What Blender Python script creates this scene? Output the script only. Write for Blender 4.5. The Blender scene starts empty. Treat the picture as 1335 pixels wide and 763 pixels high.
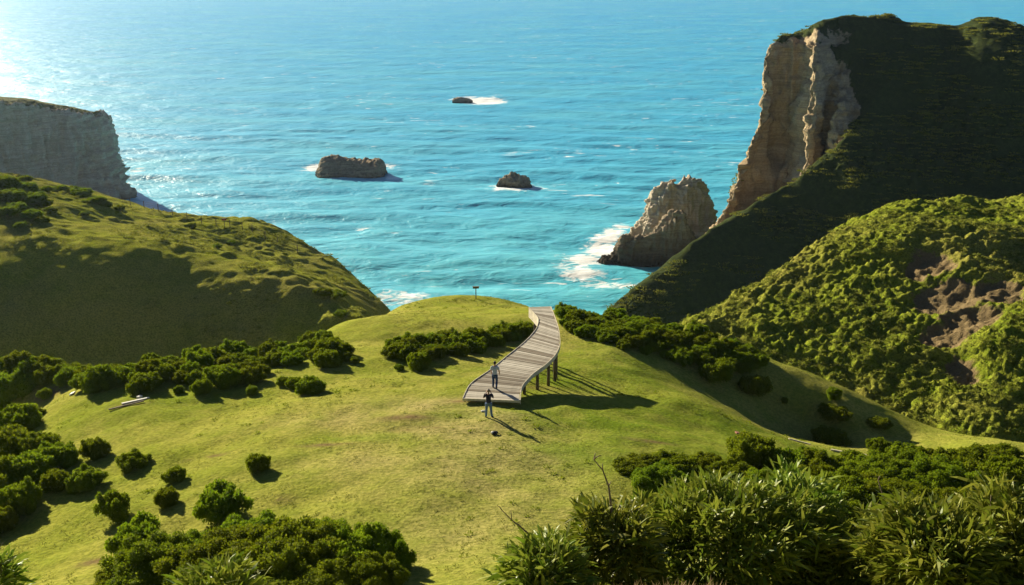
import bpy, math, random
import numpy as np
from mathutils import Vector, Matrix

random.seed(7); RNG = np.random.default_rng(11)
sc = bpy.context.scene
C = sc.collection

# ------------------------------------------------------------------ camera
CAM_Z = 80.0; FPX = 1400.0; W0, H0 = 1335.0, 763.0
PITCH = math.atan((H0/2 + 60.0)/FPX)
cam_d = bpy.data.cameras.new('camera'); cam = bpy.data.objects.new('camera', cam_d); C.objects.link(cam)
cam.location = (0, 0, CAM_Z); cam.rotation_euler = (math.pi/2 - PITCH, 0, 0)
cam_d.sensor_fit = 'HORIZONTAL'; cam_d.sensor_width = 36.0; cam_d.lens = 36.0*FPX/W0
cam_d.clip_start = 0.1; cam_d.clip_end = 60000.0
sc.camera = cam

# ------------------------------------------------------------------ sky, sun, exposure
SUN_AZ = math.radians(-37.0)      # from +Y towards +X
SUN_EL = math.radians(18.0)
world = bpy.data.worlds.new('World'); sc.world = world; world.use_nodes = True
wn = world.node_tree.nodes; wn.clear()
wo = wn.new('ShaderNodeOutputWorld'); wb = wn.new('ShaderNodeBackground'); sky = wn.new('ShaderNodeTexSky')
sky.sky_type = 'NISHITA'; sky.sun_disc = False; sky.sun_elevation = SUN_EL; sky.sun_rotation = SUN_AZ
sky.altitude = 80; sky.air_density = 0.38; sky.dust_density = 0.25; sky.ozone_density = 2.0
wb.inputs['Strength'].default_value = 0.05
world.node_tree.links.new(sky.outputs[0], wb.inputs[0]); world.node_tree.links.new(wb.outputs[0], wo.inputs[0])
TOSUN = Vector((math.sin(SUN_AZ)*math.cos(SUN_EL), math.cos(SUN_AZ)*math.cos(SUN_EL), math.sin(SUN_EL)))
sl = bpy.data.lights.new('sun', 'SUN'); sun = bpy.data.objects.new('sun', sl); C.objects.link(sun)
sl.energy = 5.0; sl.angle = math.radians(0.53); sl.color = (1.0, 0.88, 0.66)
sun.rotation_euler = TOSUN.to_track_quat('Z', 'Y').to_euler(); sun.location = (-40, 60, 140)
sc.view_settings.view_transform = 'Standard'; sc.view_settings.look = 'None'
sc.view_settings.gamma = 1.0; sc.view_settings.exposure = 1.38
sc.render.resolution_x = 1024; sc.render.resolution_y = 585

# ------------------------------------------------------------------ helpers: survey (pixel + known depth or height -> world point)
CP, SP = math.cos(PITCH), math.sin(PITCH)
def P(u, v, y=None, z=None):
    a = (u - W0/2)/FPX; b = (H0/2 - v)/FPX
    dy = CP + b*SP; dz = -SP + b*CP
    t = y/dy if y is not None else (z - CAM_Z)/dz
    return (t*a, t*dy, CAM_Z + t*dz)
def pix_per_m(p):
    return FPX/(p[1]*CP - (p[2]-CAM_Z)*SP)

def _hash(ix, iy, iz, seed):
    h = (ix*374761393 + iy*668265263 + iz*2147483647 + seed*974634777) & 0xffffffff
    h = ((h ^ (h >> 13))*1274126177) & 0xffffffff
    h = h ^ (h >> 16)
    return (h & 0xffff)/65535.0
def vnoise(p, seed=0):
    p = np.asarray(p, dtype=np.float64); i = np.floor(p).astype(np.int64); f = p - i
    f = f*f*f*(f*(f*6-15)+10); r = 0
    for dx in (0, 1):
        wx = f[..., 0] if dx else 1-f[..., 0]
        for dy in (0, 1):
            wy = f[..., 1] if dy else 1-f[..., 1]
            for dz in (0, 1):
                wz = f[..., 2] if dz else 1-f[..., 2]
                r = r + wx*wy*wz*_hash(i[..., 0]+dx, i[..., 1]+dy, i[..., 2]+dz, seed)
    return r*2-1
def fbm(p, octv=4, seed=0, gain=0.5):
    p = np.asarray(p, dtype=np.float64); r = 0; a = 1.0
    for k in range(octv):
        r = r + a*vnoise(p, seed+k*13); p = p*2.03+17.1; a *= gain
    return r
def bumps(xy, cell, seed, rad=0.62):
    """rounded hummocks: one dome per jittered cell, returned 0..1"""
    g = xy/cell; i = np.floor(g).astype(np.int64); best = np.zeros(xy.shape[:-1])
    for dx in (-1, 0, 1):
        for dy in (-1, 0, 1):
            cx = i[..., 0]+dx; cy = i[..., 1]+dy
            px = cx + 0.15+0.7*_hash(cx, cy, cx*0, seed); py = cy + 0.15+0.7*_hash(cx, cy, cx*0, seed+5)
            r = rad*(0.45+0.75*_hash(cx, cy, cx*0, seed+9))
            d2 = ((g[..., 0]-px)**2 + (g[..., 1]-py)**2)/(r*r)
            best = np.maximum(best, np.sqrt(np.clip(1-d2, 0, 1))*(0.4+0.6*_hash(cx, cy, cx*0, seed+3)))
    return best

class TPS:
    def __init__(self, pts, smooth=0.0):
        pts = np.array(pts, dtype=float); self.c = pts[:, :2]; n = len(pts)
        d = np.linalg.norm(self.c[:, None]-self.c[None], axis=2); K = self.phi(d) + smooth*np.eye(n)
        Pm = np.hstack([np.ones((n, 1)), self.c]); A = np.zeros((n+3, n+3))
        A[:n, :n] = K; A[:n, n:] = Pm; A[n:, :n] = Pm.T
        s = np.linalg.solve(A, np.concatenate([pts[:, 2], np.zeros(3)])); self.w = s[:n]; self.a = s[n:]
    def phi(self, d): return d*d*np.log(d+1e-9)
    def __call__(self, x, y):
        x = np.asarray(x, float); y = np.asarray(y, float); r = self.a[0]+self.a[1]*x+self.a[2]*y
        for (cx, cy), w in zip(self.c, self.w): r = r + w*self.phi(np.hypot(x-cx, y-cy))
        return r

def pchip(t, Y, tq):
    """monotone cubic through Y[k,...] at knots t"""
    t = np.asarray(t, float); Y = np.asarray(Y, float); n = len(t); h = np.diff(t)
    sh = (n-1,)+(1,)*(Y.ndim-1); hh = h.reshape(sh); d = np.diff(Y, axis=0)/hh; m = np.zeros_like(Y)
    m[0] = d[0]; m[-1] = d[-1]
    if n > 2:
        w1 = (2*hh[1:]+hh[:-1]); w2 = (hh[1:]+2*hh[:-1]); ok = d[:-1]*d[1:] > 0
        with np.errstate(divide='ignore', invalid='ignore'):
            m[1:-1] = np.where(ok, (w1+w2)/(w1/np.where(ok, d[:-1], 1)+w2/np.where(ok, d[1:], 1)), 0)
    k = np.clip(np.searchsorted(t, tq, side='right')-1, 0, n-2)
    s = ((tq-t[k])/h[k]).reshape((-1,)+(1,)*(Y.ndim-1)); hk = h[k].reshape(s.shape)
    return Y[k]*(2*s**3-3*s**2+1)+Y[k+1]*(-2*s**3+3*s**2)+m[k]*hk*(s**3-2*s**2+s)+m[k+1]*hk*(s**3-s**2)

def mesh_np(name, V, F, mat=None, parent=None, smooth=True, attrs=None):
    """one mesh object from numpy vertices (n,3) and faces (m,3|4)"""
    V = np.asarray(V, np.float32).reshape(-1, 3); F = np.asarray(F, np.int32); k = F.shape[1]
    me = bpy.data.meshes.new(name); me.vertices.add(len(V)); me.vertices.foreach_set('co', V.ravel())
    me.loops.add(F.size); me.loops.foreach_set('vertex_index', F.ravel())
    me.polygons.add(len(F)); me.polygons.foreach_set('loop_start', np.arange(0, F.size, k, dtype=np.int32))
    me.polygons.foreach_set('loop_total', np.full(len(F), k, np.int32))
    me.polygons.foreach_set('use_smooth', np.full(len(F), smooth, bool))
    for an, av in (attrs or {}).items():
        at = me.attributes.new(an, 'FLOAT', 'POINT'); at.data.foreach_set('value', np.asarray(av, np.float32).ravel())
    me.update(calc_edges=True)
    if mat: me.materials.append(mat)
    o = bpy.data.objects.new(name, me); C.objects.link(o)
    if parent: o.parent = parent
    return o
def grid_faces(n, m, closed=False):
    i = np.arange(n-1)[:, None]; j = np.arange(m if closed else m-1)[None]; j2 = (j+1) % m
    a = i*m+j; b = (i+1)*m+j; c = (i+1)*m+j2; d = i*m+j2
    return np.stack([a, d, c, b], -1).reshape(-1, 4)
def grid_normals(G):
    du = np.gradient(G, axis=0); dv = np.gradient(G, axis=1); n = np.cross(dv, du)
    return n/(np.linalg.norm(n, axis=2, keepdims=True)+1e-9)
def tag(o, label=None, cat=None, group=None, kind=None):
    if label: o['label'] = label
    if cat: o['category'] = cat
    if group: o['group'] = group
    if kind: o['kind'] = kind
    return o
def empty(name, loc=(0, 0, 0), rz=0.0):
    o = bpy.data.objects.new(name, None); C.objects.link(o); o.location = loc; o.rotation_euler = (0, 0, rz)
    o.empty_display_size = 0.3
    return o
def copy_tree(o, parent=None):
    c = o.copy(); C.objects.link(c); c.parent = parent
    for ch in list(o.children): copy_tree(ch, c)
    return c
class MB:
    """collects boxes and tubes into one mesh"""
    def __init__(s): s.v = []; s.f = []
    def box(s, c, dx, dy, dz):
        """box from centre and three half-axis vectors"""
        c = Vector(c); dx, dy, dz = Vector(dx), Vector(dy), Vector(dz); n = len(s.v)
        for k in (-1, 1):
            for j in (-1, 1):
                for i in (-1, 1): s.v.append(tuple(c+dx*i+dy*j+dz*k))
        for q in ((0, 2, 3, 1), (4, 5, 7, 6), (0, 1, 5, 4), (2, 6, 7, 3), (0, 4, 6, 2), (1, 3, 7, 5)): s.f.append(tuple(n+a for a in q))
    def tube(s, pts, rad, seg=8, cap=True, ry=None):
        pts = [Vector(p) for p in pts]
        if not hasattr(rad, '__len__'): rad = [rad]*len(pts)
        n0 = len(s.v); ref = Vector((0.3, 0.9, 0.2)).normalized()
        for i, p in enumerate(pts):
            d = (pts[min(i+1, len(pts)-1)]-pts[max(i-1, 0)]).normalized()
            if abs(d.dot(ref)) > 0.95: ref = Vector((1, 0, 0))
            a = d.cross(ref).normalized(); b = d.cross(a).normalized()
            for k in range(seg):
                an = 2*math.pi*k/seg; s.v.append(tuple(p+(a*math.cos(an)+b*math.sin(an))*rad[i]))
        for i in range(len(pts)-1):
            for k in range(seg):
                a0 = n0+i*seg+k; a1 = n0+i*seg+(k+1) % seg; s.f.append((a0, a1, a1+seg, a0+seg))
        if cap:
            s.f.append(tuple(n0+k for k in reversed(range(seg)))); e = n0+(len(pts)-1)*seg; s.f.append(tuple(e+k for k in range(seg)))
    def ball(s, c, r, seg=12, rings=8, sc3=(1, 1, 1)):
        n0 = len(s.v)
        for i in range(rings+1):
            th = math.pi*i/rings
            for k in range(seg):
                ph = 2*math.pi*k/seg
                s.v.append((c[0]+r*sc3[0]*math.sin(th)*math.cos(ph), c[1]+r*sc3[1]*math.sin(th)*math.sin(ph), c[2]+r*sc3[2]*math.cos(th)))
        for i in range(rings):
            for k in range(seg):
                a = n0+i*seg+k; b = n0+i*seg+(k+1) % seg; s.f.append((a, a+seg, b+seg, b))
    def build(s, name, mat=None, parent=None, smooth=False):
        me = bpy.data.meshes.new(name); me.from_pydata(s.v, [], s.f); me.update()
        if smooth: me.polygons.foreach_set('use_smooth', [True]*len(me.polygons))
        if mat: me.materials.append(mat)
        o = bpy.data.objects.new(name, me); C.objects.link(o)
        if parent: o.parent = parent
        return o

# ------------------------------------------------------------------ materials
class NT:
    def __init__(s, name):
        s.m = bpy.data.materials.new(name); s.m.use_nodes = True; s.t = s.m.node_tree; s.t.nodes.clear()
        s.out = s.n('ShaderNodeOutputMaterial')
    def n(s, typ, **kw):
        nd = s.t.nodes.new(typ)
        for k, v in kw.items(): setattr(nd, k, v)
        return nd
    def l(s, a, b): s.t.links.new(a, b)
    def coord(s, scale=(1, 1, 1), rot=(0, 0, 0), obj=False):
        tc = s.n('ShaderNodeTexCoord') if obj else s.n('ShaderNodeNewGeometry'); mp = s.n('ShaderNodeMapping')
        mp.inputs['Scale'].default_value = scale; mp.inputs['Rotation'].default_value = rot
        s.l(tc.outputs['Object' if obj else 'Position'], mp.inputs['Vector']); return mp.outputs[0]
    def noise(s, vec, scale, detail=4, rough=0.5, dist=0.0):
        nd = s.n('ShaderNodeTexNoise'); nd.inputs['Scale'].default_value = scale; nd.inputs['Detail'].default_value = detail
        nd.inputs['Roughness'].default_value = rough; nd.inputs['Distortion'].default_value = dist
        s.l(vec, nd.inputs['Vector']); return nd.outputs['Fac']
    def ramp(s, fac, stops, interp='LINEAR'):
        r = s.n('ShaderNodeValToRGB'); e = r.color_ramp.elements; r.color_ramp.interpolation = interp
        while len(e) < len(stops): e.new(0.5)
        for el, (p, c) in zip(e, stops): el.position = p; el.color = (c, c, c, 1) if not hasattr(c, '__len__') else tuple(c)+(1,)
        s.l(fac, r.inputs[0]); return r.outputs['Color']
    def mix(s, fac, a, b, mode='MIX'):
        m = s.n('ShaderNodeMix', data_type='RGBA', blend_type=mode)
        for val, ix in ((fac, 0), (a, 6), (b, 7)):
            if hasattr(val, 'is_output'): s.l(val, m.inputs[ix])
            else: m.inputs[ix].default_value = val if ix == 0 else tuple(val)+(1,)
        return m.outputs[2]
    def math(s, op, a, b=0.0, clamp=False):
        m = s.n('ShaderNodeMath', operation=op, use_clamp=clamp)
        for val, ix in ((a, 0), (b, 1)):
            if hasattr(val, 'is_output'): s.l(val, m.inputs[ix])
            else: m.inputs[ix].default_value = val
        return m.outputs[0]
    def attr(s, name):
        a = s.n('ShaderNodeAttribute'); a.attribute_name = name; return a.outputs['Fac']
    def bump(s, h, strength, dist, prev=None):
        b = s.n('ShaderNodeBump'); b.inputs['Strength'].default_value = strength; b.inputs['Distance'].default_value = dist
        s.l(h, b.inputs['Height'])
        if prev: s.l(prev, b.inputs['Normal'])
        return b.outputs[0]
    def principled(s, col, rough=0.8, nrm=None, spec=0.3):
        p = s.n('ShaderNodeBsdfPrincipled')
        if hasattr(col, 'is_output'): s.l(col, p.inputs['Base Color'])
        else: p.inputs['Base Color'].default_value = tuple(col)+(1,)
        if hasattr(rough, 'is_output'): s.l(rough, p.inputs['Roughness'])
        else: p.inputs['Roughness'].default_value = rough
        p.inputs['Specular IOR Level'].default_value = spec
        if nrm: s.l(nrm, p.inputs['Normal'])
        return p
    def done(s, sh): s.l(sh.outputs[0], s.out.inputs['Surface']); return s.m

def mat_lawn():
    t = NT('meadow_grass'); g = t.coord()
    big = t.noise(g, 0.055, 3, 0.55, 0.6); mid = t.noise(g, 0.45, 4, 0.6); fine = t.noise(g, 4.5, 4, 0.65); grit = t.noise(g, 22.0, 3, 0.7)
    worn = t.attr('worn'); lush = t.attr('lush')
    c = t.mix(t.ramp(big, [(0.35, 0.0), (0.65, 1.0)]), (0.240, 0.255, 0.036), (0.345, 0.315, 0.072))
    c = t.mix(t.math('MULTIPLY', t.ramp(mid, [(0.42, 0.0), (0.62, 1.0)]), 0.55), c, (0.190, 0.235, 0.024))
    c = t.mix(t.math('MULTIPLY', lush, t.ramp(mid, [(0.3, 0.4), (0.6, 1.0)])), c, (0.125, 0.195, 0.012))
    c = t.mix(t.math('MULTIPLY', worn, t.ramp(mid, [(0.30, 1.0), (0.65, 0.35)])), c, (0.400, 0.320, 0.145))
    c = t.mix(t.ramp(fine, [(0.40, 0.45), (0.60, 0.0)]), c, (0.055, 0.085, 0.008))
    c = t.mix(t.ramp(grit, [(0.55, 0.0), (0.75, 0.35)]), c, (0.30, 0.27, 0.085))
    bare = t.attr('bare'); c = t.mix(t.math('MULTIPLY', bare, t.ramp(mid, [(0.40, 0.0), (0.55, 1.0)])), c, (0.16, 0.105, 0.055))
    n1 = t.bump(mid, 0.45, 0.35); n2 = t.bump(fine, 0.7, 0.12, n1); n3 = t.bump(grit, 0.6, 0.03, n2)
    return t.done(t.principled(c, 0.95, n3, 0.0))
def mat_scrub(name, a, b, dry, soil):
    t = NT(name); g = t.coord()
    big = t.noise(g, 0.06, 4, 0.6, 0.5); mid = t.noise(g, 0.7, 5, 0.65); fine = t.noise(g, 5.0, 4, 0.7)
    c = t.mix(t.ramp(mid, [(0.35, 0.0), (0.65, 1.0)]), a, b)
    c = t.mix(t.ramp(big, [(0.42, 0.0), (0.62, 0.75)]), c, dry)
    c = t.mix(t.ramp(fine, [(0.38, 0.6), (0.58, 0.0)]), c, (0.030, 0.042, 0.008))
    rk = t.attr('rock'); rn = t.math('ADD', rk, t.math('MULTIPLY', t.math('SUBTRACT', mid, 0.5), 0.9))
    sc_ = t.mix(t.ramp(fine, [(0.3, 0.0), (0.7, 1.0)]), soil, tuple(x*1.7 for x in soil))
    c = t.mix(t.ramp(rn, [(0.45, 0.0), (0.58, 1.0)]), c, sc_)
    n1 = t.bump(mid, 0.8, 0.5); n2 = t.bump(fine, 0.9, 0.18, n1)
    return t.done(t.principled(c, 0.95, n2, 0.0))
def mat_rock(name, pale, warm, dark, grass=None):
    t = NT(name); g = t.coord(); band = t.coord((0.05, 0.05, 0.75)); band2 = t.coord((0.12, 0.12, 3.0))
    s1 = t.noise(band, 1.0, 4, 0.6, 0.4); s2 = t.noise(band2, 1.0, 3, 0.6); m = t.noise(g, 0.22, 5, 0.65); f = t.noise(g, 2.2, 5, 0.7)
    c = t.mix(t.ramp(s1, [(0.35, 0.0), (0.65, 1.0)]), pale, warm)
    c = t.mix(t.ramp(s2, [(0.48, 0.0), (0.60, 0.45)]), c, dark)
    c = t.mix(t.ramp(m, [(0.50, 0.0), (0.68, 0.55)]), c, dark)
    c = t.mix(t.ramp(f, [(0.36, 0.55), (0.55, 0.0)]), c, dark)
    wet = t.attr('wet'); c = t.mix(wet, c, (0.030, 0.026, 0.020))
    n1 = t.bump(s1, 0.6, 0.8); n2 = t.bump(f, 0.8, 0.35, n1); n3 = t.bump(s2, 0.5, 0.25, n2)
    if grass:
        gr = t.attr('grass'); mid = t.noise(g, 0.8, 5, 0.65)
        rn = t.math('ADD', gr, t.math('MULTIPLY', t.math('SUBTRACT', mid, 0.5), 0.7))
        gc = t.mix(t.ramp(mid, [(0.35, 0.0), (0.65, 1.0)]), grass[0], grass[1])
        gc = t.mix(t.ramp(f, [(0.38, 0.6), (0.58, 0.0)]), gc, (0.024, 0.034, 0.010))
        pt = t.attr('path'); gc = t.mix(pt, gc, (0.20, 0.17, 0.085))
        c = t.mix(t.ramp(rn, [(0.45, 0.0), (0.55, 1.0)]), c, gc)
    return t.done(t.principled(c, 0.95, n3, 0.02))
def mat_leaf(name, dark, light, tip=None, trans=0.35, rough=0.55, scale=1.2, spec=0.03):
    t = NT(name); g = t.coord(obj=True); oi = t.n('ShaderNodeObjectInfo'); geo = t.n('ShaderNodeNewGeometry')
    n = t.noise(g, scale, 3, 0.6)
    c = t.mix(t.ramp(n, [(0.35, 0.0), (0.65, 1.0)]), dark, light)
    r = geo.outputs['Random Per Island']
    c = t.mix(t.ramp(r, [(0.0, 0.0), (1.0, 0.6)]), c, tip or light)
    hs = t.n('ShaderNodeHueSaturation'); t.l(c, hs.inputs['Color'])
    t.l(t.math('ADD', t.math('MULTIPLY', oi.outputs['Random'], 0.35), 0.82), hs.inputs['Value'])
    t.l(t.math('ADD', t.math('MULTIPLY', oi.outputs['Random'], 0.03), 0.485), hs.inputs['Hue'])
    c = hs.outputs[0]
    p = t.principled(c, rough, None, spec); tr = t.n('ShaderNodeBsdfTranslucent'); t.l(c, tr.inputs['Color'])
    mx = t.n('ShaderNodeMixShader'); mx.inputs[0].default_value = trans; t.l(p.outputs[0], mx.inputs[1]); t.l(tr.outputs[0], mx.inputs[2])
    return t.done(mx)
def mat_plain(name, col, rough=0.8, var=0.25, scale=6.0, spec=0.2, bump=0.0):
    t = NT(name); g = t.coord(obj=True); n = t.noise(g, scale, 4, 0.6)
    c = t.mix(t.ramp(n, [(0.3, 0.0), (0.7, 1.0)]), tuple(x*(1-var) for x in col), tuple(min(1, x*(1+var)) for x in col))
    nr = t.bump(n, 0.5, bump) if bump else None
    return t.done(t.principled(c, rough, nr, spec))
def mat_wood():
    t = NT('weathered_wood'); oi = t.n('ShaderNodeObjectInfo'); g = t.coord((0.6, 9.0, 9.0), obj=True)
    n = t.noise(g, 2.0, 4, 0.65); g2 = t.coord(obj=True); st = t.noise(g2, 1.3, 3, 0.5)
    base = t.ramp(oi.outputs['Random'], [(0.0, (0.22, 0.18, 0.125)), (0.25, (0.38, 0.34, 0.26)), (0.7, (0.53, 0.485, 0.385)), (1.0, (0.68, 0.63, 0.51))])
    c = t.mix(t.ramp(n, [(0.3, 0.55), (0.6, 0.0)]), base, (0.10, 0.082, 0.062))
    c = t.mix(t.ramp(st, [(0.55, 0.0), (0.75, 0.5)]), c, (0.12, 0.10, 0.08))
    return t.done(t.principled(c, 0.85, t.bump(n, 0.5, 0.01), 0.15))
def mat_sea():
    t = NT('sea_water'); g = t.coord(); far = t.attr('far'); shore = t.attr('shore'); foam = t.attr('foam')
    w1 = t.noise(t.coord((0.035, 0.050, 0.03), (0, 0, 0.40)), 1.0, 3, 0.5, 0.5)
    w2 = t.noise(t.coord((0.12, 0.19, 0.1), (0, 0, 0.35)), 1.0, 3, 0.6, 0.6)
    w3 = t.noise(t.coord((0.55, 0.80, 0.5), (0, 0, 0.45)), 1.0, 4, 0.65, 0.3)
    w4 = t.noise(t.coord((0.012, 0.03, 0.01), (0, 0, 0.2)), 1.0, 3, 0.55)
    c = t.mix(far, (0.045, 0.420, 0.580), (0.014, 0.360, 0.660))
    c = t.mix(t.math('MULTIPLY', t.ramp(w4, [(0.42, 0.0), (0.66, 1.0)]), 0.55), c, (0.100, 0.500, 0.600))
    c = t.mix(t.math('MULTIPLY', shore, t.ramp(w1, [(0.3, 0.35), (0.65, 1.0)])), c, (0.100, 0.49, 0.54))
    c = t.mix(t.ramp(w2, [(0.40, 0.32), (0.56, 0.0)]), c, (0.020, 0.310, 0.460))
    # whitecaps: short crests strewn where the larger wave field is high
    cap = t.noise(t.coord((0.085, 0.34, 0.1), (0, 0, 0.25)), 1.0, 5, 0.62, 0.8)
    gate = t.ramp(t.noise(t.coord((0.012, 0.022, 0.01), (0, 0, 0.2)), 1.0, 3, 0.6), [(0.42, 0.0), (0.64, 1.0)])
    cap = t.ramp(t.math('ADD', cap, t.math('MULTIPLY', gate, 0.10)), [(0.70, 0.0), (0.745, 1.0)])
    lace = t.noise(t.coord((0.22, 0.30, 0.2)), 1.0, 6, 0.68, 1.4)
    fo = t.ramp(t.math('ADD', t.math('MULTIPLY', foam, 0.62), lace), [(0.78, 0.0), (0.95, 1.0)])
    fo = t.math('MULTIPLY', fo, t.ramp(foam, [(0.02, 0.0), (0.15, 1.0)]))
    white = t.math('MAXIMUM', t.math('MULTIPLY', cap, 0.85), fo)
    c = t.mix(white, c, (0.82, 0.84, 0.82))
    n1 = t.bump(w1, 0.45, 3.5); n2 = t.bump(w2, 0.55, 1.3, n1); n3 = t.bump(w3, 0.8, 0.45, n2)
    body = t.n('ShaderNodeBsdfDiffuse'); t.l(c, body.inputs['Color']); t.l(n2, body.inputs['Normal'])
    gl = t.n('ShaderNodeBsdfGlossy'); gl.inputs['Roughness'].default_value = 0.36; t.l(n3, gl.inputs['Normal'])
    fr = t.n('ShaderNodeFresnel'); fr.inputs['IOR'].default_value = 1.333; t.l(n3, fr.inputs['Normal'])
    k = t.math('MULTIPLY', t.math('MINIMUM', fr.outputs[0], 0.22), t.math('SUBTRACT', 1.0, white))
    mx = t.n('ShaderNodeMixShader'); t.l(k, mx.inputs[0]); t.l(body.outputs[0], mx.inputs[1]); t.l(gl.outputs[0], mx.inputs[2])
    return t.done(mx)

M_LAWN = mat_lawn()
M_HILL = mat_scrub('hillside_scrub', (0.150, 0.205, 0.014), (0.265, 0.290, 0.032), (0.30, 0.265, 0.060), (0.140, 0.104, 0.052))
M_LHILL = mat_scrub('hill_grass', (0.215, 0.250, 0.024), (0.325, 0.325, 0.050), (0.32, 0.29, 0.070), (0.16, 0.115, 0.065))
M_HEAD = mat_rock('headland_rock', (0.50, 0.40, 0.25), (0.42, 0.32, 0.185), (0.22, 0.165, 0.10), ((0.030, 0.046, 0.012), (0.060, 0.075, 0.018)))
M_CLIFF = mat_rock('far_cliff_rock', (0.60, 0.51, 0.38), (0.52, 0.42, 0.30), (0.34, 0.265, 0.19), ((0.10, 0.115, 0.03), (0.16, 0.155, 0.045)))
M_STACK = mat_rock('sea_stack_rock', (0.58, 0.505, 0.38), (0.50, 0.425, 0.31), (0.31, 0.255, 0.18))
M_RSEA = mat_rock('sea_rock', (0.36, 0.30, 0.205), (0.29, 0.23, 0.15), (0.14, 0.11, 0.075))
M_SEA = mat_sea()
M_BUSH = mat_leaf('gorse_leaves', (0.065, 0.115, 0.004), (0.140, 0.195, 0.006), (0.225, 0.255, 0.010), 0.45, 0.8)
M_BAMBOO = mat_leaf('bamboo_leaves', (0.070, 0.130, 0.008), (0.150, 0.215, 0.014), (0.36, 0.35, 0.050), 0.28, 0.45, 2.5, 0.15)
M_TWIG = mat_plain('grey_bark', (0.17, 0.125, 0.085), 0.85, 0.4, 14)
M_STEM = mat_plain('bush_bark', (0.085, 0.062, 0.040), 0.9, 0.4, 9)
M_DRY = mat_leaf('dry_grass_blades', (0.20, 0.15, 0.065), (0.34, 0.26, 0.12), (0.42, 0.34, 0.18), 0.3, 0.7, 3.0)
M_TUSS = mat_leaf('tussock_blades', (0.105, 0.145, 0.014), (0.185, 0.215, 0.026), (0.26, 0.25, 0.050), 0.35, 0.7, 0.4)
M_WOOD = mat_wood()
M_POST = mat_plain('dark_timber', (0.120, 0.092, 0.062), 0.9, 0.35, 5, 0.15, 0.01)
M_PALE = mat_plain('pale_timber', (0.56, 0.50, 0.37), 0.8, 0.22, 4, 0.2, 0.006)
M_WHITE = mat_plain('bleached_board', (0.60, 0.58, 0.52), 0.75, 0.15, 8)

# ------------------------------------------------------------------ terrain: the meadow and the slope the viewer stands on
def Z(u, v, z): return P(u, v, z=z)
mead_pts = [Z(560, 700, 56.0), Z(640, 760, 57.2), Z(400, 660, 55.3), Z(300, 620, 54.2), Z(150, 660, 53.6), Z(30, 700, 52.3), Z(100, 740, 54.0),
    Z(200, 560, 52.6), Z(95, 513, 50.4), Z(30, 560, 49.8), Z(0, 485, 46.5), Z(330, 520, 52.4), Z(420, 500, 52.4), Z(460, 460, 51.3), Z(300, 470, 50.0), Z(180, 480, 48.8),
    Z(440, 425, 48.6), Z(520, 402, 45.6), Z(565, 388, 46.0), Z(620, 386, 46.4), Z(690, 400, 47.3), Z(600, 430, 50.3), Z(600, 410, 48.4), Z(570, 398, 47.0), Z(650, 402, 47.7), Z(540, 470, 52.0),
    Z(695, 440, 50.2), Z(727, 472, 50.8), Z(640, 520, 53.75), Z(590, 540, 54.0), Z(830, 515, 51.3), Z(760, 560, 53.5), Z(640, 600, 54.9), Z(500, 560, 54.2),
    Z(900, 520, 50.6), Z(900, 600, 53.1), Z(1000, 562, 47.2), Z(1100, 584, 46.6), Z(1180, 568, 44.2), Z(1300, 578, 45.6), Z(1335, 592, 45.8), Z(1000, 540, 45.8), Z(1100, 565, 44.7), Z(1050, 508, 46.7), Z(1000, 600, 51.4), Z(1100, 612, 49.2),
    Z(1000, 640, 53.2), Z(1250, 650, 50.5), Z(740, 405, 48.4), Z(800, 422, 49.3), Z(860, 430, 49.0), Z(930, 452, 48.9), Z(1000, 486, 47.6), Z(1100, 530, 46.0), Z(1050, 550, 45.0), Z(800, 470, 50.4),
    (0, 0.5, 78.35), (0, 3, 77.5), (0.6, 6, 75.97), (-4, 5, 74.9), (-10, 9, 70.0), (6, 6, 75.3), (11, 9, 72.6), (0, 11, 71.2), (0, 20, 64.6), (0, 30, 59.4), (-9, 27, 60.0),
    (-20, 30, 56.8), (-30, 38, 53.5), (12, 20, 64.0), (22, 32, 57.6), (16, 14, 69.0), (26, 46, 53.2), (42, 42, 52.4), (-24, 12, 64.0), (30, 15, 66.0), (55, 30, 55.0),
    (0, -12, 81.0), (-25, -10, 76.0), (25, -10, 78.0), (60, 60, 46.5), (-46, 58, 46.0), (-55, 40, 49.0), (-62, 75, 34.0), (-45, 78, 38.0), (-30, 96, 31.0), (-14, 122, 31.0), (2, 128, 34.0),
    (12, 117, 31.0), (22, 104, 35.5), (32, 92, 38.5), (42, 82, 40.5), (60, 78, 40.0), (-40, 120, 18.0), (0, 140, 10.0), (25, 125, 22.0)]
MEAD = TPS(mead_pts)
def mead_h(x, y):
    x = np.asarray(x, float); y = np.asarray(y, float)
    h = MEAD(x, y); p = np.stack([x*0.16, y*0.16, x*0], -1); q = np.stack([x*0.9, y*0.9, x*0+3], -1)
    near = np.clip((y-10)/20, 0, 1)
    return h + near*(0.22*fbm(p, 3, 2) + 0.035*fbm(q, 3, 4))
def sight(h, u, v, y0, y1, step=0.2):
    """where the sight line of a surveyed point meets a ground"""
    ys = np.arange(y0, y1, step); a = (u-W0/2)/FPX; b = (H0/2-v)/FPX; dy = CP+b*SP; t = ys/dy
    px = t*a; pz = CAM_Z+t*(-SP+b*CP); hh = h(px, ys); k = np.nonzero(pz <= hh)[0]
    if not len(k): return None
    return Vector((float(px[k[0]]), float(ys[k[0]]), float(hh[k[0]])))
def mead_hit(u, v):
    q = sight(mead_h, u, v, 16.0, 135.0)
    if q is None: p = P(u, v, y=106); q = Vector((p[0], p[1], float(mead_h(p[0], p[1]))))
    return q
gx = np.linspace(-66, 66, 420); gy = np.linspace(-14, 141, 500)
X, Y = np.meshgrid(gx, gy, indexing='ij'); Hm = mead_h(X, Y)
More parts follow.
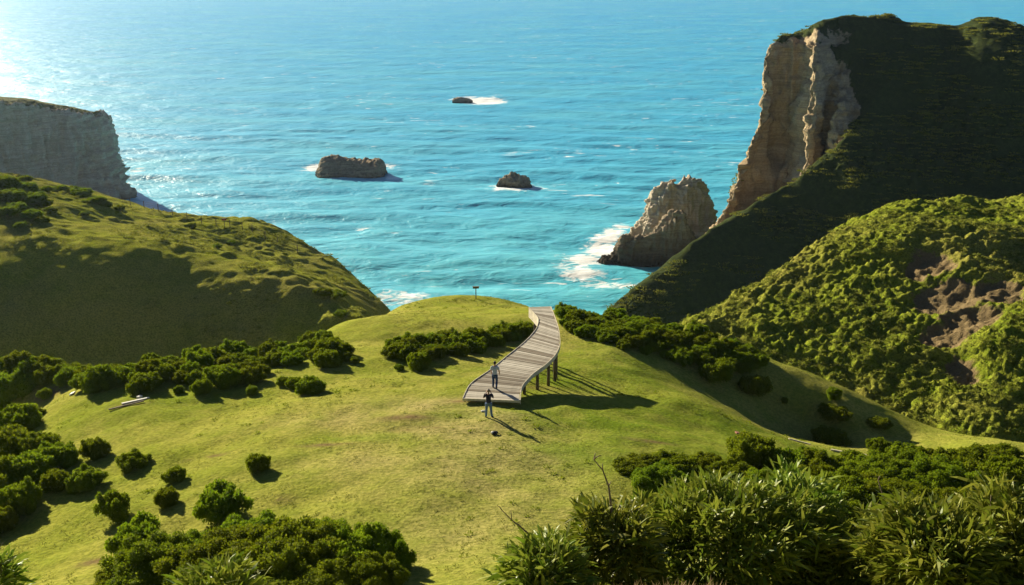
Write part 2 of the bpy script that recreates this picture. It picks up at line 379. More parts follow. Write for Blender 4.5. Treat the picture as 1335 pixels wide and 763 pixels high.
def blob(cx, cy, rx, ry, rot=0.0):
    c, s = math.cos(rot), math.sin(rot); dx = X-cx; dy = Y-cy
    return np.exp(-(((dx*c+dy*s)/rx)**2 + ((-dx*s+dy*c)/ry)**2))
def at(u, v): return mead_hit(u, v)
worn = np.zeros_like(X); lush = np.zeros_like(X); bare = np.zeros_like(X)
for (u, v, rx, ry, k) in [(600, 560, 4.5, 3.0, .85), (560, 530, 5, 2.2, .8), (625, 610, 6, 6, .7), (590, 525, 3, 1.5, .9), (670, 650, 6, 5, .5), (520, 600, 7, 3, .5), (650, 540, 2.2, 1.6, .9), (480, 545, 6, 2, .5), (600, 690, 5, 5, .5)]:
    p = at(u, v); worn = np.maximum(worn, k*blob(p.x, p.y, rx, ry))
for (u, v, rx, ry, k) in [(830, 560, 9, 6, .9), (800, 480, 7, 6, .7), (950, 560, 9, 6, .8), (720, 495, 4, 3, .9), (600, 545, 2.2, 1.0, .9), (590, 480, 6, 3, .5), (200, 520, 6, 4, .5), (460, 573, 3, 1, .6), (760, 590, 5, 3, .8), (1050, 600, 9, 4, .7)]:
    p = at(u, v); lush = np.maximum(lush, k*blob(p.x, p.y, rx, ry))
for (u, v, rx, ry) in [(700, 505, 1.2, .6), (848, 577, 1.5, .35), (530, 545, 1.6, .5), (170, 527, 1.2, .5), (270, 597, 1.2, .3), (600, 523, 1.0, .5), (1040, 577, 1.2, .4), (360, 655, .8, .4), (130, 733, 1.3, .4), (545, 560, 1.5, .4), (430, 580, 1.5, .3), (60, 515, 2.5, 1.2)]:
    p = at(u, v); bare = np.maximum(bare, blob(p.x, p.y, rx, ry))
Gm = np.stack([X, Y, Hm], -1)
tag(mesh_np('meadow', Gm, grid_faces(420, 500), M_LAWN, attrs={'worn': worn, 'lush': lush, 'bare': bare}), kind='structure')

# ------------------------------------------------------------------ terrain: hill beyond the valley, with the fence on its crest
def Yp(u, v, y): return P(u, v, y=y)
lh_pts = [Yp(-90, 205, 172), Yp(0, 230, 175), Yp(100, 254, 180), Yp(170, 267, 184), Yp(250, 285, 188), Yp(330, 300, 190), Yp(400, 327, 185), Yp(450, 353, 174), Yp(482, 378, 161), Yp(503, 403, 148),
    Yp(0, 284, 139), Yp(0, 380, 121), Yp(0, 470, 112), Yp(100, 302, 138), Yp(120, 370, 125.5), Yp(120, 450, 118.5), Yp(180, 318, 137), Yp(250, 338, 134), Yp(250, 385, 126.5), Yp(250, 440, 121.5), Yp(340, 362, 130.5), Yp(340, 395, 125.5), Yp(340, 432, 121.5),
    Yp(400, 385, 127.5), Yp(400, 412, 124), Yp(400, 430, 121.8), Yp(450, 400, 127), Yp(475, 412, 123), Yp(250, 308, 158), Yp(340, 328, 158), Yp(410, 355, 152), Yp(150, 285, 158), Yp(50, 262, 155), Yp(455, 376, 146),
    (-78, 198, 36), (-68, 212, 14), (-48, 208, 16), (-30, 200, 8), (-12, 176, 4), (-6, 150, 6), (-7, 132, 15), (-11, 116, 22), (-105, 185, 44), (-115, 160, 53), (-118, 205, 30),
    (-110, 225, 4), (-70, 228, -4), (-30, 215, -8), (-62, 96, 29), (-45, 104, 23), (-28, 110, 20), (-4, 124, 8), (-95, 104, 44), (-120, 115, 54), (-120, 88, 50), (0, 160, 0), (0, 190, -6)]
LH = TPS(lh_pts)
def lh_h(x, y):
    x = np.asarray(x, float); y = np.asarray(y, float); p = np.stack([x*0.12, y*0.12, x*0], -1); q = np.stack([x*0.5, y*0.5, x*0+3], -1)
    bm = bumps(np.stack([x, y], -1)+0.8*np.stack([fbm(q, 2, 5), fbm(q, 2, 6)], -1), 2.6, 3)*np.clip(fbm(np.stack([x*.07, y*.07, x*0], -1), 2, 9)+0.25, 0, 1)
    return LH(x, y) + 0.45*fbm(p, 3, 21) + 0.16*fbm(q, 3, 24) + 0.55*bm
gx = np.linspace(-118, 2, 400); gy = np.linspace(86, 228, 420)
X, Y = np.meshgrid(gx, gy, indexing='ij'); Zl = lh_h(X, Y)
gr = np.hypot(*np.gradient(LH(X, Y), gx, gy)); rk = np.clip((gr-1.35)/0.6, 0, 1)
tag(mesh_np('fenced_hill', np.stack([X, Y, Zl], -1), grid_faces(400, 420), M_LHILL, attrs={'rock': rk}), kind='structure')
# ------------------------------------------------------------------ terrain: scrubby hillside with the bare slip
rh_pts = [Yp(890, 430, 105), Yp(950, 393, 111), Yp(1000, 366, 116), Yp(1050, 333, 121), Yp(1100, 301, 125), Yp(1150, 276, 128), Yp(1190, 266, 129), Yp(1240, 268, 128), Yp(1290, 280, 125), Yp(1335, 262, 129), Yp(1400, 262, 129),
    Yp(1200, 320, 113), Yp(1200, 400, 101), Yp(1190, 568, 82), Yp(1190, 490, 90), Yp(1100, 350, 112.5), Yp(1100, 400, 103.5), Yp(1100, 480, 92.5), Yp(1050, 500, 91.5), Yp(1000, 430, 100), Yp(1000, 395, 106.5), Yp(950, 440, 98.5), Yp(1290, 400, 98), Yp(1300, 490, 87.5), Yp(1300, 575, 77.5), Yp(1260, 330, 110), Yp(1330, 340, 109.5),
    (30, 126, 36), (40, 142, 38), (60, 152, 40), (20, 128, 28), (12, 116, 32), (75, 78, 43), (90, 112, 52), (88, 152, 42), (45, 160, 25), (70, 170, 30), (95, 75, 45), (40, 74, 39), (20, 140, 15)]
RH = TPS(rh_pts)
def slip(x, y):
    d = np.zeros_like(np.asarray(x, float))
    for (u, v, yy, rx, ry) in [(1215, 345, 109, 2.6, 3.5), (1235, 390, 102, 3.6, 4.0), (1265, 420, 97, 3.4, 3.0), (1230, 440, 95.5, 2.8, 2.6), (1255, 480, 89.5, 1.4, 3.0), (1300, 385, 101, 2.6, 3), (1195, 350, 108, 1.0, 2.4)]:
        c = P(u, v, y=yy); d = np.maximum(d, np.exp(-((x-c[0])/rx)**2-((y-c[1])/ry)**2))
    return d
def rh_h(x, y):
    x = np.asarray(x, float); y = np.asarray(y, float); xy = np.stack([x, y], -1)
    p = np.stack([x*0.13, y*0.13, x*0], -1); q = np.stack([x*0.8, y*0.8, x*0+3], -1)
    top = np.clip((RH(x, y)-47.5)/4, 0, 1); amp = (1.0-0.8*top)*(1-0.85*np.clip(slip(x, y)*1.5, 0, 1))
    xy = xy + 0.9*np.stack([fbm(q, 2, 36), fbm(q, 2, 38)], -1)
    return RH(x, y) + 0.7*fbm(p, 4, 31) + amp*(0.42*bumps(xy, 2.6, 7)+0.34*bumps(xy+9.3, 1.1, 17)+0.3*bumps(xy*1.3+4.1, .8, 19)) + 0.22*fbm(q*1.6, 4, 34, .65)
gx = np.linspace(12, 92, 440); gy = np.linspace(72, 172, 500)
X, Y = np.meshgrid(gx, gy, indexing='ij'); Zr = rh_h(X, Y)
SLIP = slip(X, Y); Zr = Zr - 0.9*np.clip(SLIP*1.6-0.3, 0, 1)
tag(mesh_np('scrubby_hillside', np.stack([X, Y, Zr], -1), grid_faces(440, 500), M_HILL, attrs={'rock': SLIP}), kind='structure')

# ------------------------------------------------------------------ terrain: lofted landforms (headland, far cliff, rocks)
def loft(stations, ns, ni, masks=None, knots=None):
    S = np.array(stations, float)                       # stations x points x 3
    d = np.linalg.norm(np.diff(S, axis=0), axis=2).mean(1); ks = np.concatenate([[0], np.cumsum(d)]) if knots is None else np.array(knots, float)
    tq = np.linspace(ks[0], ks[-1], ns); A = pchip(ks, S, tq)
    e = np.linalg.norm(np.diff(S, axis=1), axis=2).mean(0); ki = np.concatenate([[0], np.cumsum(e)]); iq = np.linspace(0, ki[-1], ni)
    G = np.swapaxes(pchip(ki, np.swapaxes(A, 0, 1), iq), 0, 1); out = []
    for m in masks or []:
        B = pchip(ks, np.array(m, float), tq); out.append(np.swapaxes(pchip(ki, B.T, iq), 0, 1))
    return (G,)+tuple(out)
def rock_disp(G, amp, seed, rockm=None, strata=0.5):
    n = grid_normals(G); p = G.copy()
    col = fbm(np.stack([p[..., 0]*0.22, p[..., 1]*0.22, p[..., 2]*0.05], -1), 4, seed); blk = fbm(p*0.45, 4, seed+3)
    st = fbm(np.stack([p[..., 0]*0.08, p[..., 1]*0.08, p[..., 2]*1.1], -1), 3, seed+5)
    lz = p[..., 2]*0.42+0.9*fbm(p*0.06, 2, seed+7); led = (lz-np.floor(lz))-0.5; rid = 1-2*np.abs(fbm(p*0.8, 3, seed+9))
    d = amp*(1.2*(np.abs(col)*2-0.6)+0.6*blk+strata*0.5*st+0.7*strata*led+0.35*rid)
    if rockm is not None: d = d*rockm
    return G + n*d[..., None]

hs = []; hr = []; hk = []
def st(pts, rock): hs.append(pts); hr.append(rock)
def low(r, dy=-22, z=2): return (r[0]+2, r[1]+dy, z)
# seaward spur: the ridge falls to the water on both sides
for (u, v, y) in [(778, 420, 203), (797, 402, 205), (850, 357, 212), (900, 320, 218)]:
    r = P(u, v, y=y); b = (r[0]+1, r[1]+14)
    st([(r[0]-2, r[1]-26, -3), (r[0]-1, r[1]-12, r[2]*0.5-1), (r[0], r[1]-5, r[2]-2.2), r, (r[0]+.5, r[1]+4, r[2]-3), (b[0], b[1], r[2]*.3-2), (b[0], b[1]+2, r[2]*.2-2), (b[0]+.5, b[1]+3, r[2]*.12-2), (b[0]+1, b[1]+5, -2.5), (b[0]+1, b[1]+8, -3), (b[0]+1, b[1]+14, -4)],
       [0, 0, 0, 0, .5, 1, 1, 1, 1, 1, 1])
def cl(ridge, base, mid, top, crest, rk=(0, 0, 0, 0, .6, 1, 1, .9, 0.1, 0, 0), dip=(4, -4.0)):
    r = P(*ridge[:2], y=ridge[2]); c = P(*crest[:2], y=crest[2]); f = (r[0]+1, r[1]-13, r[2]-11.5)
    st([(f[0], f[1]-14, 2), f, (r[0]+.5, r[1]-5, r[2]-4.4), r, (r[0], r[1]+dip[0], r[2]+dip[1]), P(*base[:2], y=base[2]), P(*mid[:2], y=mid[2]), P(*top[:2], y=top[2]), c, (c[0]+4, c[1]+18, c[2]-7), (c[0]+6, c[1]+50, -4)], rk)
cl((945, 285, 225), (936, 298, 242), (943, 284, 246), (947, 268, 248), (951, 262, 251))
cl((965, 275, 227), (944, 294, 244), (954, 262, 247), (961, 238, 250), (965, 233, 253))
cl((982, 267, 228), (951, 292, 246), (967, 246, 249), (982, 208, 252), (986, 203, 255))
cl((993, 262, 229), (958, 290, 248), (984, 205, 252), (997, 130, 255), (1001, 120, 258))
cl((1003, 258, 229.5), (966, 288, 250), (995, 180, 254), (1003, 68, 257), (1011, 58, 261))
cl((1022, 248, 230), (1000, 278, 251), (1020, 170, 255), (1018, 60, 257), (1028, 48, 263))
cl((1034, 241, 230), (1020, 265, 250), (1040, 165, 254), (1038, 64, 256), (1045, 44, 264))
cl((1041, 234, 230), (1027, 256, 241), (1048, 165, 243), (1058, 68, 247), (1060, 35, 265))
cl((1052, 224, 230.5), (1042, 242, 239), (1058, 150, 242), (1065, 82, 247), (1074, 28, 266))
cl((1066, 212, 231), (1058, 225, 243), (1070, 165, 248), (1079, 100, 253), (1090, 24, 267))
cl((1084, 199, 231), (1074, 214, 235.5), (1088, 150, 240), (1095, 114, 249), (1108, 20, 268))
cl((1099, 184, 231.5), (1093, 198, 233.5), (1105, 160, 238.5), (1106, 124, 247), (1130, 18, 268), (0, 0, 0, 0, .2, .8, 1, .6, 0, 0, 0), (1.2, 0))
cl((1114, 177, 233), (1118, 164, 236), (1122, 143, 240.5), (1126, 106, 249), (1150, 18, 268), (0, 0, 0, 0, 0, .15, .2, 0, 0, 0, 0), (.7, .4))
for (u, v7, y7, g) in [(1170, 20, 268, -9), (1210, 26, 267, -6), (1245, 33, 267, -4), (1285, 24, 266, 2), (1335, 38, 264, 6), (1400, 62, 258, 8), (1480, 100, 250, 10)]:
    ys = np.array([228, 231.5, 236, 242, 250])-g*0.6; vs = np.array([188, 163, 138, 100, 62])+(v7-22)*0.5
    c = P(u, v7, y=y7); r = P(u, 214, y=223-g*.5); f = P(u, 300, y=208-g)
    st([(f[0]+1, f[1]-14, 4), f, r]+[P(u, a, y=b) for a, b in zip(vs, ys)]+[c, (c[0]+6, c[1]+18, c[2]-6), (c[0]+10, c[1]+55, -4)], [0]*11)
ks = np.concatenate([[0], np.cumsum([12, 12, 11, 8, 4, 4, 4, 4, 4, 4, 4, 4, 4, 4, 4, 4, 9, 8, 8, 9, 10, 12, 14])])
HG, HR = loft(hs, 560, 420, [hr], ks)
HR = np.clip(HR, 0, 1); HR = np.clip(HR+1.4*HR*(1-HR)*fbm(HG*0.16, 4, 57), 0, 1)
HG = HG+HR[..., None]*np.stack([1.3*fbm(HG*0.09, 3, 58), 1.6*fbm(HG*0.11, 3, 59), 0*HR], -1)
grassm = 1-HR
xy = HG[..., :2]; hum = bumps(xy, 3.0, 41)*0.9 + bumps(xy*np.array([0.8, 1.7])+3, 2.0, 43)*0.6
strip = np.clip(fbm(np.stack([HG[..., 0]*.05, HG[..., 1]*.05, HG[..., 2]*.16], -1), 3, 47)+0.25, 0, 1)
HG2 = rock_disp(HG, 1.0, 51, HR, 0.7) + np.array([0, 0, 1.0])*(grassm*(hum*strip*1.25+0.5*fbm(HG*0.14, 3, 45)))[..., None]
pth = np.zeros_like(HR)
ter = HG2[..., 2]/4.2+0.8*fbm(HG2*0.05, 3, 63); tf = ter-np.floor(ter); zt = HG2[..., 2]+4.2*(np.clip((tf-.5)/.5, 0, 1)-tf)
tm = grassm*np.clip(fbm(HG2*0.07, 3, 65)*1.6+0.15, 0, 1)*np.clip((HG2[..., 2]-14)/20, 0, 1)*.75
HG2[..., 2] = HG2[..., 2]*(1-tm)+zt*tm
wet = np.clip((3.5-HG2[..., 2])/3, 0, 1)
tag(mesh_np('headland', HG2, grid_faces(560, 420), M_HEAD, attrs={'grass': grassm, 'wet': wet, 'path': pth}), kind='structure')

fs = []; fr = []
for (ut, vt, yt, ub, vb, cu, cv, cy) in [(128, 160, 392, 150, 246, 126, 158, 396), (137, 154, 378, 172, 251, 130, 150, 384), (122, 151, 368, 163, 262, 116, 146, 380), (95, 146, 358, 120, 268, 88, 141, 374), (66, 142, 352, 85, 272, 60, 136, 370), (40, 138, 345, 55, 276, 36, 131, 368), (0, 137, 335, 10, 280, 0, 126, 362), (-60, 130, 322, -50, 290, -60, 116, 352), (-160, 120, 300, -150, 300, -170, 100, 340)]:
    t_ = P(ut, vt, y=yt); b_ = P(ub, vb, z=0.0); c_ = P(cu, cv, y=cy)
    bk = min(60, 8+10*len(fs)); m_ = tuple(0.38*np.array(t_)+0.62*np.array(b_)+np.array((-1.0, 0.5, 0)))
    fs.append([(b_[0]+1, b_[1]-3, -4), b_, m_, t_, (t_[0]*.5+c_[0]*.5, t_[1]*.5+c_[1]*.5, max(t_[2]+.6, t_[2]*.5+c_[2]*.5)), c_, (c_[0]-4, c_[1]+bk*.5, c_[2]-8*bk/60), (c_[0]-6, c_[1]+bk, -4)]); fr.append([1, 1, 1, .55, .05 if len(fr) > 1 else .9, 0 if len(fr) > 1 else .8, 0, .5])
fs[0][5] = tuple(np.array(fs[0][4])+np.array((-2, 4, 0))); 
FG, FR = loft(fs, 300, 200, [fr]); FR = np.clip(FR, 0, 1); FG2 = rock_disp(FG, 1.5, 61, FR, 0.9)
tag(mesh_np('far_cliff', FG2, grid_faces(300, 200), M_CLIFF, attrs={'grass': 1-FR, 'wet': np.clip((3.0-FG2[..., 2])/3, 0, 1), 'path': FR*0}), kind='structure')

def rock_thing(name, prof, seed, mat, label, amp=0.5, ns=150, ni=90, wetz=1.6, cat='rock'):
    """prof: list of (u, v_top, y, depth, front_frac) across the rock; sections front foot, face, shoulder, crest, back"""
    S = []
    for (u, v, y, dep, fl) in prof:
        c = P(u, v, y=y); z = c[2]
        S.append([(c[0], c[1]-dep*.55-.6, -3), (c[0], c[1]-dep*.5, z*.25*min(1, fl)), (c[0], c[1]-dep*.40, z*.62*min(1, fl)), (c[0], c[1]-dep*.26, z*fl), c, (c[0], c[1]+dep*.25, z*.85), (c[0], c[1]+dep*.42, z*.45-1), (c[0], c[1]+dep*.55, -3)])
    G, = loft(S, ns, ni); G2 = rock_disp(G, amp, seed)
    o = mesh_np(name, G2-np.array([G2[..., 0].mean(), G2[..., 1].mean(), 0]), grid_faces(ns, ni), mat, attrs={'wet': np.clip((wetz-G2[..., 2])/wetz, 0, 1), 'grass': G2[..., 2]*0, 'path': G2[..., 2]*0})
    o.location = (G2[..., 0].mean(), G2[..., 1].mean(), 0)
    return tag(o, label, cat)
y = 404
rock_thing('sea_rock', [(413, 226, y, 4, 1), (416, 213, y, 11, .7), (421, 206, y, 17, .6), (434, 204, y, 19, .62), (450, 206, y, 20, .6), (466, 208.5, y, 20, .62), (482, 207.5, y, 18, .68), (494, 208, y, 15, .7), (499, 213, y, 10, .75), (503, 224, y, 4, 1)], 71, M_RSEA, 'long flat-topped brown rock standing out of the sea', 0.5)
y = 384
rock_thing('sea_rock', [(648, 244, y, 3, 1), (651, 236, y, 7, .7), (660, 231, y, 9, .75), (670, 228, y, 10, .8), (682, 228, y, 10, .8), (689, 233, y, 8, .75), (693, 243, y, 3, 1)], 73, M_RSEA, 'low rounded dark rock ringed by white surf', 0.75)
y = 612
rock_thing('sea_rock', [(590, 131, y, 2, 1), (593, 128.3, y, 5, .8), (602, 127.2, y, 6, .85), (610, 128.3, y, 5, .8), (616, 131, y, 2, 1)], 75, M_RSEA, 'tiny far rock awash in a streak of white foam', 0.25, 80, 60)
y = 298
rock_thing('sea_stack', [(806, 318, y, 3, 1), (812, 306, y, 6, .9), (826, 298, y, 9, .7), (838, 282, y, 11, .75), (848, 258, y, 12, .8), (856, 247, y, 13, .85), (868, 238, y, 13, .9), (875, 227, y, 12, .9), (883, 232, y, 13, .92), (893, 234, y, 13, .92), (902, 231, y, 13, .92), (912, 236, y, 14, .92), (920, 244, y, 14, .9), (926, 262, y, 13, .85), (931, 285, y, 11, .8), (936, 320, y, 6, .9)], 81, M_STACK, 'tall pale sandstone sea stack with jagged top beside the headland', 0.95, 240, 140, 2.5, 'sea stack')
y = 283
rock_thing('rock_ledge', [(760, 352, y, 2, 1), (768, 347, y, 5, .9), (782, 340, y, 7, .9), (800, 331, y, 8, .92), (807, 318, y, 8, .95), (812, 309, y, 8, .95), (830, 307, y, 8, .95), (846, 302, y, 8, .95), (858, 296, y, 8, .95), (868, 284, y, 8, .95), (878, 274, y, 8, .95), (888, 274, y, 8, .95), (893, 290, y, 8, .95), (905, 310, y, 8, .95), (925, 330, y, 8, .95), (950, 352, y, 6, .95)], 83, M_RSEA, 'dark jagged rock ledge running into surf below the sea stack', 0.85, 240, 120, 9.0)

# ------------------------------------------------------------------ sea
yr = np.concatenate([np.linspace(60, 520, 560), np.geomspace(521.5, 15000, 260)]); an = np.linspace(-1.15, 1.15, 640)
YR, AN = np.meshgrid(yr, np.tan(an*0.82), indexing='ij'); SX = YR*AN; SY = YR
ph = SX*0.30+SY*0.95 + 9*fbm(np.stack([SX*.008, SY*.008, SX*0], -1), 2, 91)
atten = np.exp(-YR/900)
SZ = atten*(0.55*np.sin(ph*2*math.pi/42)+0.28*np.sin((SX*.1+SY*1.0)*2*math.pi/19+3*fbm(np.stack([SX*.02, SY*.02, SX*0], -1), 2, 95))+0.5*fbm(np.stack([SX*.05, SY*.1, SX*0], -1), 3, 93))
foam = np.zeros_like(SX)
def fm(u, v, rx, ry, k=1.0):
    c = P(u, v, z=0.0); global foam
    foam = np.maximum(foam, k*np.exp(-((SX-c[0])/rx)**2-((SY-c[1])/ry)**2))
fm(457, 226, 17, 9, .75); fm(410, 218, 6, 10, .9); fm(500, 218, 6, 8, .7); fm(670, 244, 12, 11, .85); fm(700, 243, 8, 6, .6); fm(630, 132, 14, 17, 1.3); fm(610, 129, 14, 10, 1.0); fm(680, 128, 14, 5, .5)
fm(785, 325, 7, 11, 1.0); fm(764, 340, 8, 10, .88); fm(745, 350, 9, 9, .6); fm(790, 312, 6, 8, .9); fm(800, 305, 4, 8, .9); fm(760, 360, 8, 7, .85); fm(740, 335, 8, 10, .45); fm(810, 296, 4, 6, .8); fm(800, 372, 10, 5, .7)
fm(178, 222, 4, 10, .6); fm(60, 110, 25, 30, .35); fm(20, 80, 40, 50, .35); fm(580, 325, 10, 8, .38); fm(560, 240, 4, 9, .55); fm(20, 105, 18, 25, .5); fm(520, 390, 14, 10, .6)
shore = np.exp(-((SY-205)/130)**2)*np.exp(-((SX+5)/150)**2)
far = np.clip((SY-300)/1100, 0, 1)**0.6
tag(mesh_np('sea', np.stack([SX, SY, SZ], -1), grid_faces(len(yr), 640), M_SEA, attrs={'foam': foam, 'shore': shore, 'far': far}), kind='structure')

# ------------------------------------------------------------------ sea air: pale haze lit by the low sun
bm_ = MB(); bm_.box((0, 7650, 40), (22000, 0, 0), (0, 7950, 0), (0, 0, 46.5))
hz = bm_.build('haze'); hm = bpy.data.materials.new('sea_haze'); hm.use_nodes = True; ht = hm.node_tree; ht.nodes.clear()
ho = ht.nodes.new('ShaderNodeOutputMaterial'); hv = ht.nodes.new('ShaderNodeVolumePrincipled')
hv.inputs['Color'].default_value = (0.60, 0.80, 1.0, 1); hv.inputs['Density'].default_value = 0.00004; hv.inputs['Anisotropy'].default_value = 0.5
ht.links.new(hv.outputs[0], ho.inputs['Volume']); hz.data.materials.append(hm); tag(hz, kind='stuff')

# ------------------------------------------------------------------ boardwalk pier
pier_px = [((604, 519), (677, 522)), ((612, 503), (678, 508)), ((640, 482), (691, 490)), ((662, 464), (713, 473)), ((682, 448), (725, 459)), ((694, 436), (729, 446)), ((701, 425.5), (728, 434)), ((702.5, 417), (726, 425)), ((697, 408.5), (722, 413)), ((690, 401), (717, 400))]
zd = [54.02, 54.1, 54.27, 54.42, 54.54, 54.64, 54.74, 54.84, 54.94, 55.04]
Lk = np.array([P(*l, z=z) for (l, r), z in zip(pier_px, zd)]); Rk = np.array([P(*r, z=z) for (l, r), z in zip(pier_px, zd)])
mid = (Lk+Rk)/2; kk = np.concatenate([[0], np.cumsum(np.linalg.norm(np.diff(mid, axis=0), axis=1))])
NP = int(kk[-1]/0.24); qs = np.linspace(0, kk[-1], NP+1); Lp = pchip(kk, Lk, qs); Rp = pchip(kk, Rk, qs)
pier0 = Vector(mid[0]); pier = empty('boardwalk', pier0)
tag(pier, 'curved weathered wooden boardwalk on posts, ending in mid air over the meadow', 'boardwalk')
for i in range(NP):
    a, b, c, d = [Vector(q)-pier0 for q in (Lp[i], Rp[i], Rp[i+1], Lp[i+1])]
    ce = (a+b+c+d)/4; ax = ((b-a)+(c-d)); ang = math.atan2(ax.y, ax.x); Rm = Matrix.Rotation(-ang, 3, 'Z'); g = 0.05+0.05*random.random()
    j = Vector((0, 0, random.uniform(-.009, .009))); ex = random.uniform(0, .06)
    loc = [Rm @ (p-ce) for p in (a.lerp(d, g), b.lerp(c, g), c.lerp(b, g), d.lerp(a, g))]
    for k_, sx in ((0, -1), (1, 1), (2, 1), (3, -1)): loc[k_].x += sx*ex
    V = [tuple(p) for p in loc]+[tuple(p-Vector((0, 0, .05))) for p in loc]
    pl = mesh_np('plank', V, [(0, 1, 2, 3), (7, 6, 5, 4), (0, 4, 5, 1), (1, 5, 6, 2), (2, 6, 7, 3), (3, 7, 4, 0)], M_WOOD, pier, smooth=False)
    pl.location = ce+j; pl.rotation_euler = (0, 0, ang)
def ribbon(name, pts, off, top, bot, th, mat):
    """upright curved board along an edge line"""
    pts = [Vector(p)-pier0 for p in pts]; V = []; F = []
    for i, p in enumerate(pts):
        d = (pts[min(i+1, len(pts)-1)]-pts[max(i-1, 0)]); n = Vector((d.y, -d.x, 0)).normalized()*off; m_ = n.normalized()*th
        for q, zz in ((n, top), (n+m_*(1 if off > 0 else 1), top), (n+m_, -bot[i]), (n, -bot[i])): V.append(tuple(p+q+Vector((0, 0, zz))))
    for i in range(len(pts)-1):
        for k_ in range(4): F.append((i*4+k_, i*4+(k_+1) % 4, i*4+4+(k_+1) % 4, i*4+4+k_))
    n_ = len(pts)*4-4; F += [(3, 2, 1, 0), (n_, n_+1, n_+2, n_+3)]
    return mesh_np(name, V, F, mat, pier, smooth=False)
qs2 = np.linspace(0, kk[-1], 49); Ls = pchip(kk, Lk, qs2); Rs = pchip(kk, Rk, qs2); s01 = qs2/kk[-1]
dep = 0.20+0.55*np.clip((s01-0.72)/0.12, 0, 1)
ribbon('edge_board', Ls, -0.045, 0.035, dep, -0.04, M_PALE); ribbon('edge_board', Rs, 0.045, 0.035, dep*1.0+.06, 0.04, M_PALE)
for tt in (0.2, 0.8): ribbon('beam', Ls*(1-tt)+Rs*tt, 0.05, -0.056, dep*0+.24, 0.09, M_POST)
fb = MB(); a, b = Vector(Lp[0])-pier0, Vector(Rp[0])-pier0; fb.box((a+b)/2+Vector((0, -.045, -.065)), (b-a)/2+Vector((.05, 0, 0)), (0, .03, 0), (0, 0, .075)); fb.build('end_board', M_PALE, pier)
fb = MB(); a, b = Vector(Lp[-1])-pier0, Vector(Rp[-1])-pier0; fb.box((a+b)/2+Vector((0, .045, -.3)), (b-a)/2, (0, .03, 0), (0, 0, .3)); fb.build('end_board', M_PALE, pier)
for i in range(1, 9):
    q = i/8.6*kk[-1]; l = pchip(kk, Lk, np.array([q]))[0]; r = pchip(kk, Rk, np.array([q]))[0]
    for tt in (0.10, 0.90):
        p = Vector(l*(1-tt)+r*tt); h = float(mead_h(p.x, p.y))
        if p.z-.3-h < 0.12: continue
        m_ = MB(); m_.tube([(0, 0, h-.35-p.z), (0.01, 0, (h-p.z)*.5), (0, 0, -.30)], [.115, .105, .10], 10)
        o = m_.build('post', M_POST, pier, True); o.location = p-pier0
    m_ = MB(); d = Vector(r-l); m_.box((Vector(l)+Vector(r))/2-pier0+Vector((0, 0, -.36)), d*.46, Vector((-d.y, d.x, 0)).normalized()*.055, (0, 0, .058)); m_.build('cross_beam', M_POST, pier)
# ------------------------------------------------------------------ people
def remesh(mb, name, mat, parent, vox):
    o = mb.build(name, mat); md = o.modifiers.new('r', 'REMESH'); md.mode = 'VOXEL'; md.voxel_size = vox
    sm = o.modifiers.new('s', 'SMOOTH'); sm.iterations = 4; sm.factor = 0.5
    me = bpy.data.meshes.new_from_object(o.evaluated_get(bpy.context.evaluated_depsgraph_get())); o.modifiers.clear(); o.data = me
    me.polygons.foreach_set('use_smooth', [True]*len(me.polygons)); o.parent = parent
    if not len(me.materials): me.materials.append(mat)
    return o
def hand(mb, w, d, up, side):
    """palm and five bent fingers from wrist w along d; side points to the thumb"""
    w, d, up, side = [Vector(q) for q in (w, d, up, side)]; d.normalize(); side = (side-d*side.dot(d)).normalized(); nrm = d.cross(side)
    for k in range(4):
        s_ = side*(0.030-0.020*k); mb.tube([w+s_*.5, w+d*.05+s_, w+d*.092+s_], [.018, .016, .012], 8)
        L = (.065, .075, .070, .052)[k]; b0 = w+d*.09+s_; b1 = b0+d*L*.5+up*L*.12; b2 = b1+d*L*.38+up*L*.36
        mb.tube([b0, b1, b2], [.0105, .0095, .008], 7)
    t0 = w+d*.025+side*.028; t1 = t0+d*.03+side*.028; mb.tube([w+d*.02, t0, t1, t1+d*.032+side*.006], [.014, .013, .011, .009], 7)
